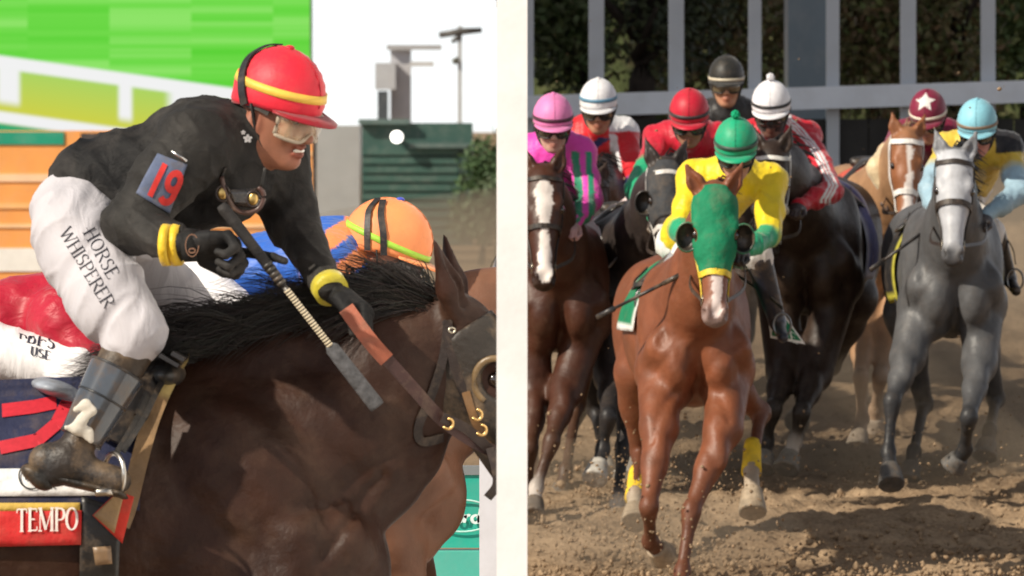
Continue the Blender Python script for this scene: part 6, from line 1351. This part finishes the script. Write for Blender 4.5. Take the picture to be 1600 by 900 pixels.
# --- the chestnut and the orange capped rider behind
fl = V((476 - 800) * 23.2 / FPX, 23.2, .14)
CH2 = dict(CHEST, body=(.125, .056, .032), under=(.16, .078, .046), leg=(.13, .06, .035))
HF = horse('lighter chestnut racehorse galloping behind the near bay', None, fl, 0., at(850, 440, 23.2), at(960, 640, 23.2), dict(
    rf=[at(610, 850, 23.03), at(640, 1030, 23.03), at(640, 1180, 23.03), at(660, 1250, 23.03)], lf=[at(620, 850, 23.37), at(672, 1030, 23.37), at(680, 1190, 23.37), at(695, 1280, 23.37)],
    rh=[stifle(fl, 0, -1), at(-20, 930, 23.05), at(20, 1100, 23.05), at(40, 1180, 23.05)], lh=[stifle(fl, 0, 1), at(-40, 940, 23.35), at(-70, 1120, 23.35), at(-50, 1230, 23.35)]), CH2, clip=WALLCLIP, cell=.014, mane=0)
OR, BLU = (.80, .26, .09), (.025, .12, .50)
Lq = lambda x, y, Yd: at(x, y, Yd)
J = dict(h=Lq(604, 384, 23.1), f=(1, -.12, -.30), nk=Lq(532, 402, 23.15), pel=Lq(345, 440, 23.2), sa=Lq(512, 412, 22.95), ea=Lq(520, 510, 22.85), wa=Lq(590, 520, 22.95), sb=Lq(518, 408, 23.36), eb=Lq(540, 510, 23.4), wb=Lq(600, 520, 23.3),
         hia=Lq(335, 470, 23.08), ka=Lq(430, 540, 22.88), ana=Lq(350, 670, 22.82), toa=Lq(410, 690, 22.8), hib=Lq(335, 470, 23.32), kb=Lq(430, 540, 23.5), anb=Lq(350, 670, 23.55), tob=Lq(410, 690, 23.57))
def paintor(v, c):
    x, y = pxy(v); q_ = ((x - 470) * .75 + (y - 400)); m = (x > 470); c[m] = np.where((((q_[m] + 8) % 62) < 34)[:, None], np.array(OR), np.array(BLU)); return c
orr, og, _ = rider('jockey in orange helmet and blue and orange jacket behind the flying mane', None, J, dict(torso=BLU, upa=OR, upb=OR, foa=OR, fob=OR, breeches=(.74, .72, .74), boot=BLK, glove=(.03, .03, .03), cap=(.82, .28, .10), lens=(.05, .05, .06)), hopt=dict(band=(-6, 1, (.35, .62, .06), -8), gstrap=None, button=(.05, .08, .5), size=1.03), seed=15, paint=paintor, cell=.009, skin=(.35, .16, .10), fold=.008)
def hq(lat, lon): f2, s2, u2 = frame(J['f']); c2 = J['h'] - u2 * .03; A = V(.133, .108, .128) * 1.03 + .004; return c2 + u2 * .043 + f2 * A[0] * math.cos(lat) * math.cos(lon) + s2 * A[1] * math.cos(lat) * math.sin(lon) + u2 * A[2] * math.sin(lat)
for o_ in (0, 22):
    Q = spline([hq(R(a_), R(b_ + o_)) for a_, b_ in ((-16, -106), (10, -114), (35, -128), (60, -150))], 18); v, f = strapmesh(Q, np.array([nrm(p - J['h']) for p in Q]), .02, .003); part('helmet_strap', v - np.array(orr.location), f, STRAP, orr, color=(.016, .016, .018), smooth=False)
saddlecloth(HF, 'dark saddle cloth on the lighter chestnut behind the near bay', (.03, .03, .05), (.05, .05, .06), group=None)
saddle(HF, (J['toa'], J['tob']), 'small saddle beneath the orange helmeted jockey', group=None)
bridle_hands = None
# --- the red jacketed rider at the left edge
rl = V((-50 - 800) * 21.65 / FPX, 21.65, .12)
HR = horse('hidden brown racehorse between the near bay and the chestnut', None, rl, 0., at(318, 585, 21.65), at(440, 760, 21.65), dict(
    rf=[at(60, 860, 21.48), at(130, 1060, 21.48), at(150, 1210, 21.48), at(165, 1290, 21.48)], lf=[at(60, 860, 21.82), at(90, 1070, 21.82), at(95, 1230, 21.82), at(110, 1330, 21.82)],
    rh=[stifle(rl, 0, -1), at(-580, 960, 21.5), at(-540, 1130, 21.5), at(-520, 1210, 21.5)], lh=[stifle(rl, 0, 1), at(-590, 960, 21.8), at(-620, 1160, 21.8), at(-600, 1280, 21.8)]), BAY, cell=.018, mane=0, tail=False)
RD = (.40, .008, .03)
J = dict(h=Lq(186, 500, 21.6), f=(1, -.1, -.35), nk=Lq(128, 492, 21.62), pel=Lq(-80, 505, 21.65), sa=Lq(100, 500, 21.45), ea=Lq(150, 575, 21.38), wa=Lq(215, 590, 21.42), sb=Lq(105, 496, 21.84), eb=Lq(130, 590, 21.86), wb=Lq(190, 600, 21.78),
         hia=Lq(-70, 530, 21.53), ka=Lq(122, 580, 21.36), ana=Lq(60, 715, 21.30), toa=Lq(115, 725, 21.28), hib=Lq(-70, 530, 21.77), kb=Lq(60, 590, 21.95), anb=Lq(0, 720, 21.98), tob=Lq(55, 730, 22.0))
rr_, rg, _ = rider('jockey in deep red jacket and white breeches at the left edge', None, J, dict(torso=RD, upa=RD, upb=RD, foa=RD, fob=RD, breeches=(.74, .72, .73), boot=BLK, glove=(.03, .03, .03), cap=RD), hopt=dict(gstrap=None), seed=16, cell=.011, skin=(.35, .18, .12), fold=.009)
saddle(HR, (J['toa'], J['tob']), 'small saddle beneath the deep red jockey', group=None)
def brl(person, txt, x, y, sx, sy, Yd):
    br_ = [c_ for c_ in person.children if c_.name.startswith('breeches')][0]; me = br_.data; vv = [tuple(p.co) for p in me.vertices]; bb = BVHTree.FromPolygons(vv, [tuple(p.vertices) for p in me.polygons])
    lettering('lettering', txt, at(x, y, Yd) - np.array(person.location), V(1, 0, -.25) * sx / 500., V(.1, 0, 1) * sy / 500., bb, (0, 1, 0), br_, (.03, .03, .05), off=.004, gap=.04, thick=.16)
brl(rr_, 'BI S', 28, 540, 19, 17, 21.); brl(rr_, 'USE', 34, 560, 14, 12, 21.); brl(orr, 'C RUN', 322, 500, 20, 22, 22.5)
